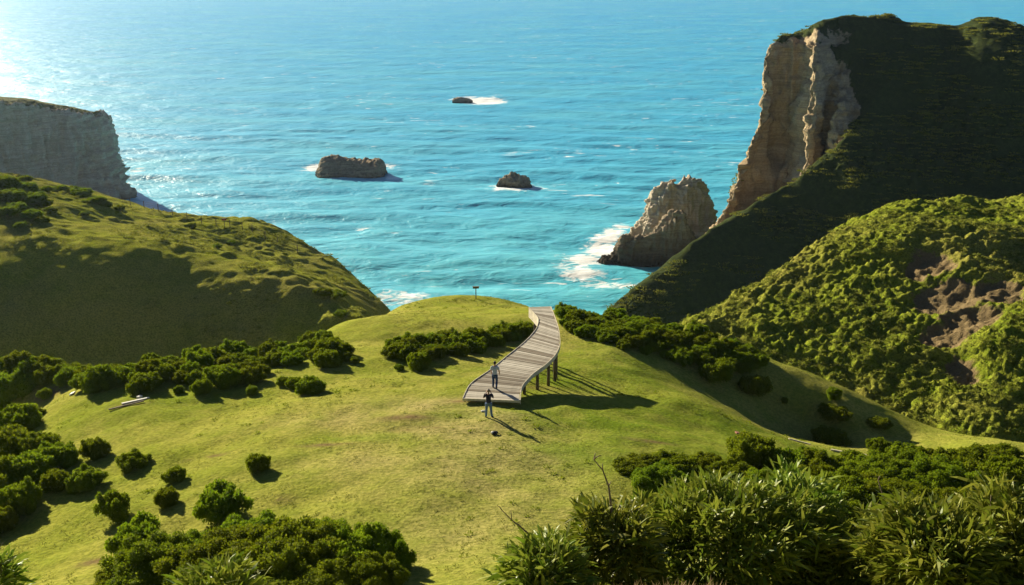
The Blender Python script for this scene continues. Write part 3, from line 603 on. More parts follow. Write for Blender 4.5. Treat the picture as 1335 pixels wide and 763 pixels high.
def person(label, loc, rz, J, cols, hairy, scale=1.0):
    root = empty('person', loc, rz); root.scale = (scale,)*3; tag(root, label, 'person')
    skin, shirt, jean, hair, shoe = cols; b = MB(); hd = Vector(J['head'])
    b.tube([J['neck'], hd+Vector((0, .01, -.06))], [.056, .052], 12)
    b.ball(hd+Vector((0, -.005, .03)), .1, 16, 12, (.78, .95, .98)); b.ball(hd+Vector((0, .035, -.045)), .07, 14, 10, (.86, .82, 1.05))
    b.tube([hd+Vector((0, .085, .02)), hd+Vector((0, .112, -.028))], [.010, .016], 8)
    b.ball(hd+Vector((0, .082, -.075)), .022, 8, 6, (1.2, .6, .45))
    for s in (-1, 1): b.ball(hd+Vector((s*.080, -.005, -.005)), .028, 8, 6, (.35, .7, 1.1))
    b.tube([J['pelvis'], J['waist'], J['chest'], J['neck']], [.125, .118, .135, .06], 14)
    for s in ('l', 'r'):
        sh, el, wr, hp, kn, an = [Vector(J[k+s]) for k in ('sh', 'el', 'wr', 'hp', 'kn', 'an')]; sg = -1 if s == 'l' else 1
        b.tube([J['chest'], sh], [.09, .062], 12); b.tube([sh, sh.lerp(el, .5), el, el.lerp(wr, .35), wr], [.060, .050, .040, .041, .026], 12)
        hand(b, wr, J['hd'+s], J['hu'+s], J['ht'+s])
        b.tube([J['pelvis'], hp], [.11, .095], 12); b.tube([hp, hp.lerp(kn, .4), kn, kn.lerp(an, .35), an], [.092, .080, .056, .058, .038], 14)
        b.tube([an, an+Vector((0, .03, -.05))], [.04, .035], 10)
    remesh(b, 'body', skin, root, .0075)
    t = MB(); t.tube([J['waist'], Vector(J['waist']).lerp(Vector(J['chest']), .5), J['chest'], Vector(J['chest']).lerp(Vector(J['neck']), .75)], [.142, .148, .155, .085], 16)
    t.tube([Vector(J['pelvis'])+Vector((0, 0, .0)), J['waist']], [.148, .146], 16)
    for s in ('l', 'r'):
        sh, el = Vector(J['sh'+s]), Vector(J['el'+s]); t.tube([J['chest'], sh], [.11, .080], 12); t.tube([sh, sh.lerp(el, .45), sh.lerp(el, .72)], [.078, .070, .066], 12)
    remesh(t, 'shirt', shirt, root, .012)
    t = MB(); t.tube([Vector(J['pelvis'])+Vector((0, 0, -.07)), Vector(J['pelvis'])+Vector((0, 0, .06))], [.13, .14], 16)
    for s in ('l', 'r'):
        hp, kn, an = [Vector(J[k+s]) for k in ('hp', 'kn', 'an')]; t.tube([Vector(J['pelvis'])+Vector((0, 0, -.02)), hp], [.125, .11], 12)
        t.tube([hp, hp.lerp(kn, .4), kn, kn.lerp(an, .4), kn.lerp(an, 1.02)], [.108, .095, .074, .072, .062], 14)
    remesh(t, 'jeans', jean, root, .012)
    for s in ('l', 'r'):
        an = Vector(J['an'+s]); f = Vector(J['ft'+s]); m_ = MB(); m_.tube([an+Vector((0, -.035, -.035)), an+f*.4+Vector((0, 0, -.05)), an+f], [.046, .045, .034], 12); m_.ball(an, .05, 10, 8); remesh(m_, 'shoe', shoe, root, .012)
    hb = MB(); hb.ball(hd+Vector((0, -.018, .042)), .107, 16, 12, (.80, .92, .95 if hairy else .88)); hb.ball(hd+Vector((0, -.045, .0)), .085, 14, 10, (.88, .7, 1.0))
    remesh(hb, 'hair', hair, root, .010)
    for s in (-1, 1): m_ = MB(); m_.ball(hd+Vector((s*.032, .078, .012)), .011, 8, 6); m_.build('eye', cols[4], root, True)
    return root
skin = mat_plain('skin', (0.42, 0.24, 0.16), 0.55, 0.12, 5); navy = mat_plain('navy_cotton', (0.022, 0.022, 0.045), 0.9, 0.3, 9); paleb = mat_plain('pale_blue_cotton', (0.36, 0.41, 0.50), 0.9, 0.12, 9)
jean1 = mat_plain('light_denim', (0.105, 0.175, 0.31), 0.9, 0.3, 12); jean2 = mat_plain('dark_denim', (0.030, 0.055, 0.12), 0.9, 0.3, 12); grey = mat_plain('grey_hair', (0.22, 0.18, 0.15), 0.8, 0.3, 30); blk = mat_plain('black_hair', (0.014, 0.011, 0.010), 0.7, 0.3, 30); shoe = mat_plain('dark_leather', (0.025, 0.02, 0.018), 0.6, 0.3, 10)
J1 = dict(pelvis=(0, 0, .95), waist=(0, 0, 1.10), chest=(0, -.005, 1.32), neck=(0, .0, 1.50), head=(0, .03, 1.645),
    shl=(-.185, 0, 1.43), shr=(.185, 0, 1.43), ell=(-.29, .13, 1.17), elr=(.27, .16, 1.16), wrl=(-.13, .22, 1.50), wrr=(.10, .24, 1.50), hpl=(-.095, 0, .90), hpr=(.095, 0, .90), knl=(-.125, .02, .50), knr=(.14, .03, .50), anl=(-.15, -.01, .085), anr=(.19, 0, .085),
    ftl=(-.03, .17, -.05), ftr=(.05, .17, -.05), hdl=(.35, .15, .8), hdr=(-.3, .15, .8), hul=(.3, .2, 0), hur=(-.3, .2, 0), htl=(.3, -.4, .2), htr=(-.3, -.4, .2))
p = mead_hit(637, 545)
person('man in navy T-shirt and light blue jeans standing on the grass with arms raised', p, math.radians(-4), J1, (skin, navy, jean1, grey, shoe), False)
J2 = dict(pelvis=(0, 0, .93), waist=(0, .01, 1.08), chest=(.005, .03, 1.31), neck=(0, .05, 1.49), head=(0, .08, 1.635),
    shl=(-.18, .03, 1.42), shr=(.185, .02, 1.42), ell=(-.225, -.06, 1.15), elr=(.27, .03, 1.15), wrl=(-.20, .10, .93), wrr=(.30, .12, .90), hpl=(-.09, 0, .88), hpr=(.09, 0, .88), knl=(-.10, .08, .48), knr=(.12, .06, .47), anl=(-.11, .04, .085), anr=(.15, -.30, .20),
    ftl=(-.02, .17, -.05), ftr=(.03, .13, -.13), hdl=(.05, .3, -.8), hdr=(.1, .2, -.8), hul=(.3, .1, 0), hur=(-.3, .1, 0), htl=(.2, .9, .1), htr=(-.2, .9, .1))
p = P(645, 506, z=54.07)
person('man in pale blue T-shirt and dark jeans walking up the boardwalk', (p[0], p[1], 54.075), math.radians(-8), J2, (skin, paleb, jean2, blk, shoe), True)

# ------------------------------------------------------------------ small things on the grass
def onground(u, v): return mead_hit(u, v)
p = onground(645, 568); bag = empty('rucksack', p, 0.5); tag(bag, 'small black and white rucksack lying on the grass behind the standing man', 'rucksack')
m_ = MB(); m_.ball((0, 0, .11), .17, 14, 10, (1.25, .85, .66)); m_.build('pack', mat_plain('black_nylon', (0.02, 0.02, 0.022), 0.7, 0.3, 8), bag, True)
m_ = MB(); m_.ball((-.12, .02, .16), .10, 12, 8, (1.1, .9, .65)); m_.build('flap', mat_plain('white_nylon', (0.62, 0.60, 0.55), 0.7, 0.1, 8), bag, True)
m_ = MB(); m_.tube([(.12, -.1, .12), (.22, -.18, .08), (.28, -.2, .02)], .018, 6); m_.build('strap', M_POST, bag, True)
p = onground(630, 537); m_ = MB(); m_.ball((0, 0, .05), .13, 8, 5, (1.3, .8, .45)); o = m_.build('paper_scrap', M_WHITE); o.location = p; tag(o, 'crumpled white scrap lying on the grass by the boardwalk foot', 'litter')
def signpost(name, p, h, bw, bh, mat, label, rz=0.0):
    r = empty(name, p, rz); tag(r, label, 'sign'); m_ = MB(); m_.box((0, 0, h/2-.15), (.045, 0, 0), (0, .045, 0), (0, 0, h/2+.15)); m_.build('post', M_POST, r)
    m_ = MB(); m_.box((0, -.065, h-bh*.4), (bw/2, 0, 0), (0, .018, 0), (0, -.25*bh, bh/2)); m_.build('board', mat, r)
    m_ = MB(); m_.box((0, -.045, h+bh*.12), (bw/2+.03, 0, 0), (0, .09, 0), (0, 0, .014)); m_.build('cap', M_POST, r)
signpost('sign', onground(620.5, 389.5), 1.25, .62, .22, M_POST, 'small wooden sign on a post at the far tip of the meadow', 0.1)
def boards(name, u, v, L, w, rz, mat, label, cat='plank', h=.05, group=None):
    p = onground(u, v); m_ = MB(); m_.box((0, 0, 0), (L/2, 0, 0), (0, w/2, 0), (0, 0, h/2)); o = m_.build(name, mat)
    e = 0.35; gxx = (float(mead_h(p.x+e, p.y))-float(mead_h(p.x-e, p.y)))/(2*e); gyy = (float(mead_h(p.x, p.y+e))-float(mead_h(p.x, p.y-e)))/(2*e)
    n = Vector((-gxx, -gyy, 1)).normalized(); q = n.to_track_quat('Z', 'X'); o.rotation_euler = (Matrix.Rotation(0, 3, 'Z') @ q.to_matrix()).to_euler()
    ax = Vector((math.cos(rz), math.sin(rz), 0)); ax = (ax-n*ax.dot(n)).normalized(); ay = n.cross(ax); R_ = Matrix((ax, ay, n)).transposed(); o.rotation_euler = R_.to_euler(); o.location = p+n*(h/2+.02)
    return tag(o, label, cat, group)
boards('plank', 177, 524, 1.75, .16, .55, M_WHITE, 'long pale plank lying on grass beside the valley thicket', h=.07)
boards('plank', 165, 530, 2.2, .12, .45, M_POST, 'dark narrow plank lying on grass alongside a pale plank', h=.07)
boards('plank', 182, 520, .35, .2, 1.2, M_WHITE, 'short white board end lying across the pale plank', h=.16)
boards('plank', 95, 514, .30, .75, .15, M_WHITE, 'short pale board lying alone on the grass above the bushy gully', h=.08)
boards('plank', 1042, 577, 1.5, .22, -.12, M_PALE, 'pale grey log plank lying on grass above the right thicket', h=.08)
boards('plank', 966, 567, .75, .35, .1, mat_plain('rusty_board', (0.25, 0.115, 0.07), .85, .3, 6), 'small rusty brown board lying alone on the lawn', h=.08)
boards('plank', 1095, 590, 1.2, .2, -.3, M_PALE, 'pale broken plank lying among bushes at the lawn edge', h=.10)
boards('plank', 1122, 594, .9, .14, .35, M_PALE, 'thin pale plank lying askew next to the broken plank', h=.07)

# fence along the crest of the far hill
fe = empty('fence', (0, 0, 0)); tag(fe, 'thin post and wire fence along the crest of the shaded hill', 'fence')
fpx = [(170, 268), (188, 271.5), (206.5, 276), (225, 281), (244, 287), (263, 292), (282, 295), (300, 297), (316, 299.5), (329, 303), (346, 312), (362, 318), (388, 330)]
fpp = []
for (u, v) in fpx:
    q = sight(lh_h, u, v, 110, 205, 0.2)
    if q is None: q = Vector(P(u, v+2, y=186)); q.z = float(lh_h(q.x, q.y))
    fpp.append(q)
fe.location = fpp[0]
for q in fpp:
    m_ = MB(); m_.tube([(0, 0, -.3), (0, 0, 1.25)], .055, 8); o = m_.build('post', M_POST, fe); o.location = q-fpp[0]
for zz in (0.45, 0.8, 1.12):
    m_ = MB(); m_.tube([q-fpp[0]+Vector((0, 0, zz)) for q in fpp], .012, 5); m_.build('wire', M_POST, fe)
q = sight(lh_h, 293, 297.5, 110, 205); q = q or fpp[6]
signpost('sign', q, 1.5, .7, .32, mat_plain('red_paint', (0.32, 0.07, 0.045), .6, .15, 5), 'small red sign beside the fence on the hill crest', 0.2)

# ------------------------------------------------------------------ leaf builders
def leaf_tris(P0, D, L, Wd, seed, droop=0.0, simple=True, face=None):
    """leaves as folded diamonds (2 triangles) or bent blades (4 triangles)"""
    r = np.random.default_rng(seed); n = len(P0); D = D/(np.linalg.norm(D, axis=1, keepdims=True)+1e-9)
    a = np.cross(D, r.normal(size=(n, 3)) if face is None else face+r.normal(size=(n, 3))*.35); a /= np.linalg.norm(a, axis=1, keepdims=True)+1e-9; L = L[:, None]; Wd = Wd[:, None]
    dn = np.array([0, 0, -1.0])*droop*L
    if simple:
        V = np.stack([P0, P0+D*L*.5+a*Wd*.5, P0+D*L+dn, P0+D*L*.5-a*Wd*.5], 1); F = np.array([[0, 1, 2], [0, 2, 3]]); k = 4
    else:
        V = np.stack([P0, P0+D*L*.3+a*Wd*.5+dn*.1, P0+D*L*.3-a*Wd*.5+dn*.1, P0+D*L*.68+a*Wd*.36+dn*.45, P0+D*L*.68-a*Wd*.36+dn*.45, P0+D*L+dn], 1); F = np.array([[0, 1, 2], [1, 3, 4], [1, 4, 2], [3, 5, 4]]); k = 6
    Fa = (F[None]+(np.arange(n)*k)[:, None, None]).reshape(-1, 3)
    return V.reshape(-1, 3), Fa
def sphere_pts(n, r):
    v = r.normal(size=(n, 3)); return v/np.linalg.norm(v, axis=1, keepdims=True)
def bush_geo(seed, nl=9, ns=34, nleaf=4200, leaf=.11, h=.8, rag=0.0):
    """lumpy bush, radius about 1: lobes, smaller lobes on them, leafy shoots on those, dense inner leaves"""
    r = np.random.default_rng(seed); cs = []; rs = []
    for k in range(nl):
        a = k*2.4+r.uniform(-.4, .4); q = math.sqrt((k+.5)/nl)*.72; cs.append((q*math.cos(a), q*math.sin(a), h*(.30+.30*(1-q)+r.uniform(-.08, .10)))); rs.append(r.uniform(.27, .40))
    cs = np.array(cs); rs = np.array(rs); pc = cs.copy(); pr = rs.copy()
    k = r.integers(0, nl, ns); d = sphere_pts(ns, r); d[:, 2] = np.abs(d[:, 2])*.9; d /= np.linalg.norm(d, axis=1, keepdims=True)
    sc_ = pc[k]+d*pr[k][:, None]*r.uniform(.85, 1.2+rag, (ns, 1)); srr = r.uniform(.10, .19, ns)
    C_ = np.vstack([pc, sc_]); R_ = np.concatenate([pr, srr]); w = R_**2; w[nl:] *= 1.6
    kk_ = r.choice(len(C_), nleaf*3, p=w/w.sum()); d = sphere_pts(nleaf*3, r); p = C_[kk_]+d*(R_[kk_]*r.uniform(.80, 1.0, nleaf*3))[:, None]
    dist = np.linalg.norm(p[:, None]-C_[None], axis=2)/R_[None]; dist[np.arange(len(p)), kk_] = 9; ok = (dist.min(1) > .82) & (p[:, 2] > .03); p = p[ok][:nleaf]; d = d[ok][:nleaf]
    D = d*.55+r.normal(size=d.shape)*.6+np.array([0, 0, .3]); L = r.uniform(.6, 1.35, len(p))*leaf
    V, F = leaf_tris(p, D, L, L*r.uniform(.45, .7, len(p)), seed+1, face=d)
    cv = []; cf = []; n0 = len(V)
    for c, rr in zip(C_, R_):
        m_ = MB(); m_.ball(c, rr*.80, 9, 6); vv = np.array(m_.v); vv[:, 2] = np.maximum(vv[:, 2], -.05)
        for q in m_.f: cf += [(q[0]+n0, q[1]+n0, q[2]+n0), (q[0]+n0, q[2]+n0, q[3]+n0)]
        n0 += len(vv); cv.append(vv)
    return np.vstack([V]+cv), np.vstack([F, np.array(cf)])
BV = [bush_geo(100+i, 9+i % 3*2, 56+i*4, 6500, .085, .78+.06*(i % 3), .1*(i % 2)) for i in range(6)]
RAG = [bush_geo(200+i, 7, 60, 5200, .11, .95, .55) for i in range(2)]
BIGV = [bush_geo(300+i, 18, 130, 20000, .050, .75, .15) for i in range(3)]
def bush_proto(geo, nm):
    root = empty(nm); o = mesh_np('foliage', geo[0], geo[1], M_BUSH, root, smooth=False); m_ = MB()
    for k in range(4): a = k*1.6+.3; m_.tube([(0.02*math.cos(a), .02*math.sin(a), -.12), (.12*math.cos(a), .12*math.sin(a), .15), (.36*math.cos(a), .36*math.sin(a), .5)], [.05, .04, .02], 6)
    m_.build('branches', M_STEM, root, True); return root
protos = {}
def put_bush(p, rx, h, geo_key, label, group=None, ry=None, name='bush', cat='bush'):
    kind, i = geo_key
    if geo_key not in protos:
        protos[geo_key] = bush_proto({'b': BV, 'r': RAG, 'g': BIGV}[kind][i], name); o = protos[geo_key]
    else: o = copy_tree(protos[geo_key])
    o.name = name; o.location = p; o.rotation_euler = (random.uniform(-.06, .06), random.uniform(-.06, .06), random.uniform(0, 6.28)); o.scale = (rx, ry or rx*random.uniform(.85, 1.15), h)
    for k in ('group',):
        if k in o: del o[k]
    return tag(o, label, cat, group)
def pxbush(u, vb, w, h, label, group=None, kind='b', ground=None, ky=None):
    p = ground(u, vb) if ground else onground(u, vb)
    if p is None: return
    s_ = pix_per_m(p); i = random.randrange({'b': 6, 'r': 2, 'g': 3}[kind]); rx = w/s_*.56; hh = h/s_*.98
    p = p+Vector((0, rx*.35, -.05*hh)); p.z = float((mead_h if not ground else lh_h if ground is lground else mead_h)(p.x, p.y))-.04*hh
    return put_bush(p, rx, hh, (kind, i), label, group)
def lground(u, v): return sight(lh_h, u, v, 100, 200)

# bushes standing alone on the lawn: each has its own description
for (u, v, w, h, k, lab) in [
    (123, 600, 32, 30, 'b', 'round upright bush alone on the lawn beside the dark gully bushes'),
    (172, 614, 36, 24, 'b', 'low wide bush alone on the lawn next to a taller round bush'),
    (228, 630, 28, 20, 'b', 'small squat bush alone in mid lawn above a slim leaning bush'),
    (216, 662, 28, 26, 'b', 'small leaning bush on the lawn close to the large ragged bush'),
    (334, 617, 30, 24, 'b', 'lone round bush with a dark shadow farthest out on the open lawn'),
    (284, 681, 64, 42, 'r', 'large ragged dark bush with spiky shoots on the lower lawn'),
    (151, 683, 40, 36, 'r', 'ragged upright bush with a long shadow above the big gorse mass'),
    (178, 726, 66, 48, 'r', 'sprawling ragged dark bush touching the big gorse mass'),
    (403, 514, 36, 22, 'b', 'rounded bush at the end of a short row on the lawn'),
    (383, 508, 20, 16, 'b', 'small bush in the middle of a short row of three'),
    (369, 503, 16, 12, 'b', 'smallest low bush starting a short row of three'),
    (328, 516, 16, 12, 'b', 'tiny round bush alone just outside the valley thicket'),
    (233, 514, 14, 11, 'b', 'tiny bush at the foot of the valley thicket near the planks'),
    (545, 484, 30, 27, 'b', 'round bush standing just in front of the long dark hedge of gorse'),
    (520, 484, 14, 9, 'b', 'tiny scrubby bush beside the round bush near the gorse hedge'),
    (1087, 524, 18, 17, 'b', 'slim small bush alone in the shaded hollow'),
    (1090, 552, 38, 18, 'b', 'low spreading bush at the lower edge of the shaded hollow'),
    (1147, 561, 30, 12, 'b', 'flat little bush at the rim of the gully below the shaded hollow'),
    (1148, 592, 30, 22, 'b', 'round bush alone on the lawn strip beside the broken planks'),
    (1085, 579, 50, 18, 'b', 'long low bush on the lawn behind the broken planks'),
    (1023, 529, 10, 9, 'b', 'tiny dark bush on the sunlit edge of the shaded hollow'),
    (985, 517, 34, 25, 'b', 'stout bush at the lower tip of the gorse belt by the hollow'),
    (935, 500, 40, 28, 'b', 'broad bush hanging below the gorse belt beside the hollow'),
    (448, 418, 12, 9, 'b', 'tiny bush on the far meadow rim above the valley'),
    (462, 474, 12, 9, 'b', 'tiny bush just beyond the end of the valley thicket')]:
    pxbush(u, v, w, h, lab, None, k)

def band(pts, n, w, hr, label, group, ground=None, jitter=(1, 1), kind='b', seed=0):
    """bushes strewn through a strip given by (u, v_low, v_high)"""
    r = np.random.default_rng(seed); us = np.array([p[0] for p in pts], float); lo = np.array([p[1] for p in pts], float); hi = np.array([p[2] for p in pts], float)
    for k in range(n):
        u = us[0]+(us[-1]-us[0])*((k+.5)/n*1.0+r.uniform(-.5, .5)*jitter[0]/n); f = (k*0.618034) % 1.0
        v = np.interp(u, us, hi)+f*(np.interp(u, us, lo)-np.interp(u, us, hi)); ww = r.uniform(w[0], w[1])
        pxbush(u, v, ww, ww*r.uniform(*hr), label, group, kind, ground)
VT = 'gorse bush in the thicket along the rim of the shaded valley'
band([(20, 500, 482), (110, 508, 470), (200, 508, 462), (300, 502, 448), (400, 476, 430), (445, 474, 460)], 100, (18, 36), (.55, .9), VT, 'bushes of the valley rim thicket', seed=1)
band([(300, 470, 440), (345, 455, 432), (400, 430, 426), (412, 440, 430)], 12, (34, 50), (.6, .75), VT, 'bushes of the valley rim thicket', seed=2)
for (u, v, w, h, lab) in [(128, 510, 46, 34, 'big round bush at the thicket edge behind the long pale plank'), (186, 513, 42, 28, 'domed bush at the thicket edge just past the end of the planks'),
    (288, 505, 42, 28, 'wide bush bulging from the thicket onto the lawn'), (325, 502, 36, 24, 'rounded bush at the thicket edge right behind a tiny lone bush'), (262, 515, 26, 20, 'small dark bush set forward from the thicket edge'),
    (425, 479, 36, 24, 'stout bush at the lawn end of the valley thicket'), (448, 471, 20, 14, 'small last bush at the tapering end of the valley thicket'), (385, 432, 46, 26, 'tallest bush crowning the far end of the valley thicket'), (60, 488, 40, 22, 'low bush on the bare shoulder at the gully end of the thicket')]:
    pxbush(u, v, w, h, lab)
band([(0, 506, 486), (60, 500, 480)], 6, (22, 34), (.55, .7), VT, 'bushes of the valley rim thicket', seed=3)
HG_ = 'gorse bush in the dark hedge left of the boardwalk'
band([(508, 470, 462), (560, 474, 452), (620, 462, 446), (655, 450, 440), (692, 440, 432)], 34, (18, 34), (.6, .8), HG_, 'bushes of the hedge beside the boardwalk', seed=4)
RB = 'gorse bush in the belt running from the boardwalk end to the hollow'
band([(735, 432, 415), (780, 446, 412), (830, 462, 420), (880, 478, 432), (940, 488, 446), (990, 492, 468)], 70, (18, 32), (.5, .7), RB, 'bushes of the belt behind the boardwalk', seed=5)
GL = 'dark bush in the gully mass at the edge of the lawn'
for (u, v, w, h) in [(12, 530, 60, 40), (-15, 560, 70, 50), (22, 568, 56, 40), (8, 604, 66, 48), (50, 600, 54, 36), (72, 612, 48, 34), (30, 640, 66, 46), (-5, 655, 70, 60), (70, 642, 40, 30), (108, 640, 44, 26), (20, 676, 50, 44), (-10, 700, 50, 40), (60, 586, 30, 20), (45, 548, 22, 16), (12, 512, 30, 20), (58, 522, 18, 14)]:
    own = {72: 'bush at the lawn end of the gully mass beside a small pair', 108: 'low flat bush jutting from the gully mass onto the lawn', 70: 'small bush between the gully mass and the low flat bush', 60: 'small bush on top of the gully mass by the bare slope', 58: 'tiny bush on the bare slope above the gully mass'}.get(u)
    pxbush(u, v, w, h, own or GL, None if own else 'bushes of the gully mass')
own = None; GM = 'leafy green bush in the big gorse mass at the foot of the lawn'
for (u, v, w, h, k) in [(205, 775, 130, 62, 'g'), (300, 772, 150, 78, 'g'), (385, 770, 150, 84, 'g'), (455, 762, 110, 76, 'g'), (492, 748, 76, 62, 'g'), (330, 738, 110, 56, 'g'), (250, 745, 90, 48, 'g'), (420, 735, 90, 56, 'g'), (160, 780, 90, 40, 'g'), (280, 795, 140, 50, 'g'), (480, 775, 90, 50, 'g'), (400, 795, 120, 50, 'g')]:
    pxbush(u, v, w, h, GM, 'bushes of the gorse mass at the lawn foot', k)
RN = 'bushy green gorse in the thicket below the lawn strip'
for (u, v, w, h) in [(985, 612, 78, 48), (830, 616, 70, 18), (880, 618, 70, 22), (925, 612, 50, 18), (1030, 628, 80, 42), (1075, 640, 90, 50), (1120, 622, 70, 30), (1190, 606, 60, 26), (1215, 612, 56, 26), (1160, 640, 100, 50), (1230, 655, 110, 60), (1100, 668, 110, 56), (1180, 680, 110, 56), (1290, 610, 70, 30), (1320, 640, 80, 50), (1310, 600, 50, 20), (1280, 690, 110, 60), (1060, 610, 50, 24), (950, 640, 90, 36), (860, 645, 90, 34), (1330, 690, 90, 60), (1010, 660, 90, 50), (1250, 625, 80, 40), (1130, 655, 80, 40)]:
    own = {985: 'tall rounded bush standing above the thicket beside the rusty board', 830: 'low straggling bush ending the thicket behind the bare forked stalk', 1190: 'upright bush on the thicket rim next to a lone lawn bush', 1120: 'bush in the thicket directly below the broken planks'}.get(u)
    w *= .88; h *= .9
    pxbush(u, v, w, h, own or RN, None if own else 'bushes of the right hand thicket', 'g' if w > 74 else 'b')
LB = 'dark scrub bush on the sunny crest of the fenced hill'
for (u, v, w, h) in [(5, 246, 30, 18), (30, 252, 30, 16), (15, 262, 34, 16), (45, 264, 26, 14), (58, 270, 20, 10), (8, 282, 26, 14), (40, 285, 24, 12), (75, 250, 22, 9), (90, 253, 24, 10), (105, 258, 26, 11), (122, 264, 24, 10), (138, 270, 14, 8), (155, 275, 14, 8), (65, 278, 16, 9), (248, 298, 14, 7), (20, 275, 22, 12), (30, 238, 18, 9), (1, 262, 24, 14), (283, 325, 10, 7), (300, 320, 12, 6), (110, 282, 12, 6), (60, 250, 14, 7), (55, 290, 16, 8), (25, 298, 18, 9), (420, 388, 22, 10), (440, 392, 24, 10), (445, 418, 16, 9)]:
    pxbush(u, v, w, h, LB, 'bushes on the fenced hill', 'b', lground)

# ------------------------------------------------------------------ ground cover
def tuss_geo(n, seed, spread, length, width, up):
    r = np.random.default_rng(seed); a = r.uniform(0, 6.28, n); q = np.sqrt(r.uniform(0, 1, n))*spread
    P0 = np.stack([q*np.cos(a), q*np.sin(a), np.zeros(n)], 1); D = np.stack([np.cos(a)*q/spread, np.sin(a)*q/spread, np.full(n, up)], 1)+r.normal(size=(n, 3))*.25
    L = r.uniform(.6, 1.2, n)*length; return leaf_tris(P0, D, L, np.full(n, width), seed, .15)
def strew(name, pts, scales, geos, mat, kind='stuff'):
    Vs = []; Fs = []; n0 = 0; r = np.random.default_rng(len(pts))
    for gi, (V, F) in enumerate(geos):
        m_ = np.arange(len(pts)) % len(geos) == gi; p = pts[m_]; s_ = scales[m_]; a = r.uniform(0, 6.28, len(p)); c, s2 = np.cos(a), np.sin(a)
        x = V[None, :, 0]*c[:, None]-V[None, :, 1]*s2[:, None]; y = V[None, :, 0]*s2[:, None]+V[None, :, 1]*c[:, None]; z = np.broadcast_to(V[None, :, 2], x.shape)
        A = np.stack([x, y, z], -1)*s_[:, None, None]+p[:, None]; Vs.append(A.reshape(-1, 3)); Fs.append((F[None]+(np.arange(len(p))*len(V))[:, None, None]).reshape(-1, 3)+n0); n0 += A.size//3
    return mesh_np(name, np.vstack(Vs), np.vstack(Fs), mat, smooth=False)
T = [tuss_geo(16, 400+i, .16, .34, .09, .9) for i in range(4)]
n = 16000; px = RNG.uniform(16, 80, n); py = RNG.uniform(76, 128, n); hz_ = rh_h(px, py)-.9*np.clip(slip(px, py)*1.6-.3, 0, 1); keep = (slip(px, py) < .35) & (vnoise(np.stack([px*.3, py*.3, px*0], -1), 5) > -.35)
o = strew('tussocks', np.stack([px, py, hz_], -1)[keep], RNG.uniform(.35, 1.15, n)[keep], T, M_TUSS); tag(o, 'shaggy tussocks covering the scrubby hillside', 'tussocks', kind='stuff')
n = 5000; px = RNG.uniform(-85, -14, n); py = RNG.uniform(105, 175, n); keep = fbm(np.stack([px*.12, py*.12, px*0], -1), 2, 77) > -.05
o = strew('tussocks', np.stack([px, py, lh_h(px, py)], -1)[keep], RNG.uniform(.5, 1.5, n)[keep], T, M_TUSS); tag(o, 'low tussocks dotting the fenced hill', 'tussocks', kind='stuff')
ii = RNG.integers(5, 555, 6000); jj = RNG.integers(20, 300, 6000); keep = (grassm[ii, jj] > .8) & (strip[ii, jj] > .2)
T5 = [tuss_geo(46, 480+i, .30, .13, .06, .55) for i in range(4)]
o = strew('tussocks', HG2[ii, jj][keep], RNG.uniform(1.2, 4.6, 6000)[keep], T5, M_TUSS); tag(o, 'scattered clumps of scrub on the shaded headland', 'tussocks', kind='stuff')
T2 = [tuss_geo(7, 430+i, .07, .10, .028, .7) for i in range(4)]
n = 42000; px = RNG.uniform(-42, 40, n); py = RNG.uniform(30, 112, n); keep = vnoise(np.stack([px*.35, py*.35, px*0], -1), 15) > -.1
o = strew('grass_tufts', np.stack([px, py, mead_h(px, py)], -1)[keep], RNG.uniform(.4, 1.25, n)[keep], T2, M_TUSS); tag(o, 'short grass tufts over the meadow', 'grass', kind='stuff')

n = 1500; px = RNG.uniform(-40, 36, n); py = RNG.uniform(36, 104, n); keep = vnoise(np.stack([px*.12, py*.12, px*0], -1), 25) > .12; T4 = [tuss_geo(18, 470+i, .10, .13, .035, .6) for i in range(4)]
o = strew('weed_tufts', np.stack([px, py, mead_h(px, py)], -1)[keep], RNG.uniform(.5, 1.7, n)[keep], T4, M_BUSH); tag(o, 'dark weed tufts dotted over the meadow', 'weeds', kind='stuff')

# ------------------------------------------------------------------ foreground: bamboo scrub, dry stalks
def bamboo(u, v, y, rx, ry, rz, n, label, seed, leafL=.145):
    c = Vector(P(u, v, y=y)); g = float(mead_h(c.x, c.y)); r = np.random.default_rng(seed)
    root = empty('bamboo_scrub', (c.x, c.y, g)); tag(root, label, 'bamboo'); zc = c.z-g; n = int(n*1.05)
    d = sphere_pts(n, r); q = r.uniform(.45, 1.0, n)**.6*(1+.22*vnoise(d*2.3, seed))
    p = d*(q*(1+.30*vnoise(d*1.3+7, seed+1)+.18*vnoise(d*5, seed+2)))[:, None]*np.array([rx, ry, rz])+np.array([0, 0, zc]); lowm = d[:, 2] < 0; p[lowm, 2] = zc+d[lowm, 2]*q[lowm]*max(zc, .1); k = 6
    base = np.repeat(p, k, axis=0); dd = np.repeat(d, k, axis=0)*np.array([.7, .7, .35])+np.array([0, 0, .55])+r.normal(size=(n*k, 3))*.55
    L = r.uniform(.5, 1.45, n*k)*leafL; V, F = leaf_tris(base+r.normal(size=base.shape)*.02, dd, L, L*r.uniform(.11, .19, n*k), seed+3, .28, False)
    o = mesh_np('foliage', V, F, M_BAMBOO, root, smooth=False); o['kind'] = 'stuff'
    m_ = MB()
    for k_ in range(26):
        e = p[r.integers(0, n)]; s0 = np.array([e[0]*.25, e[1]*.25, -.15]); mm = (s0+e)/2+np.array([e[0]*.05, e[1]*.05, .12]); m_.tube([s0, mm, e], [.008, .006, .003], 5)
    m_.build('stems', M_TWIG, root, True)
    return root, p, d
blade = leaf_tris(np.zeros((1, 3)), np.array([[0, 0, 1.0]]), np.array([.16]), np.array([.024]), 5, .0, False)
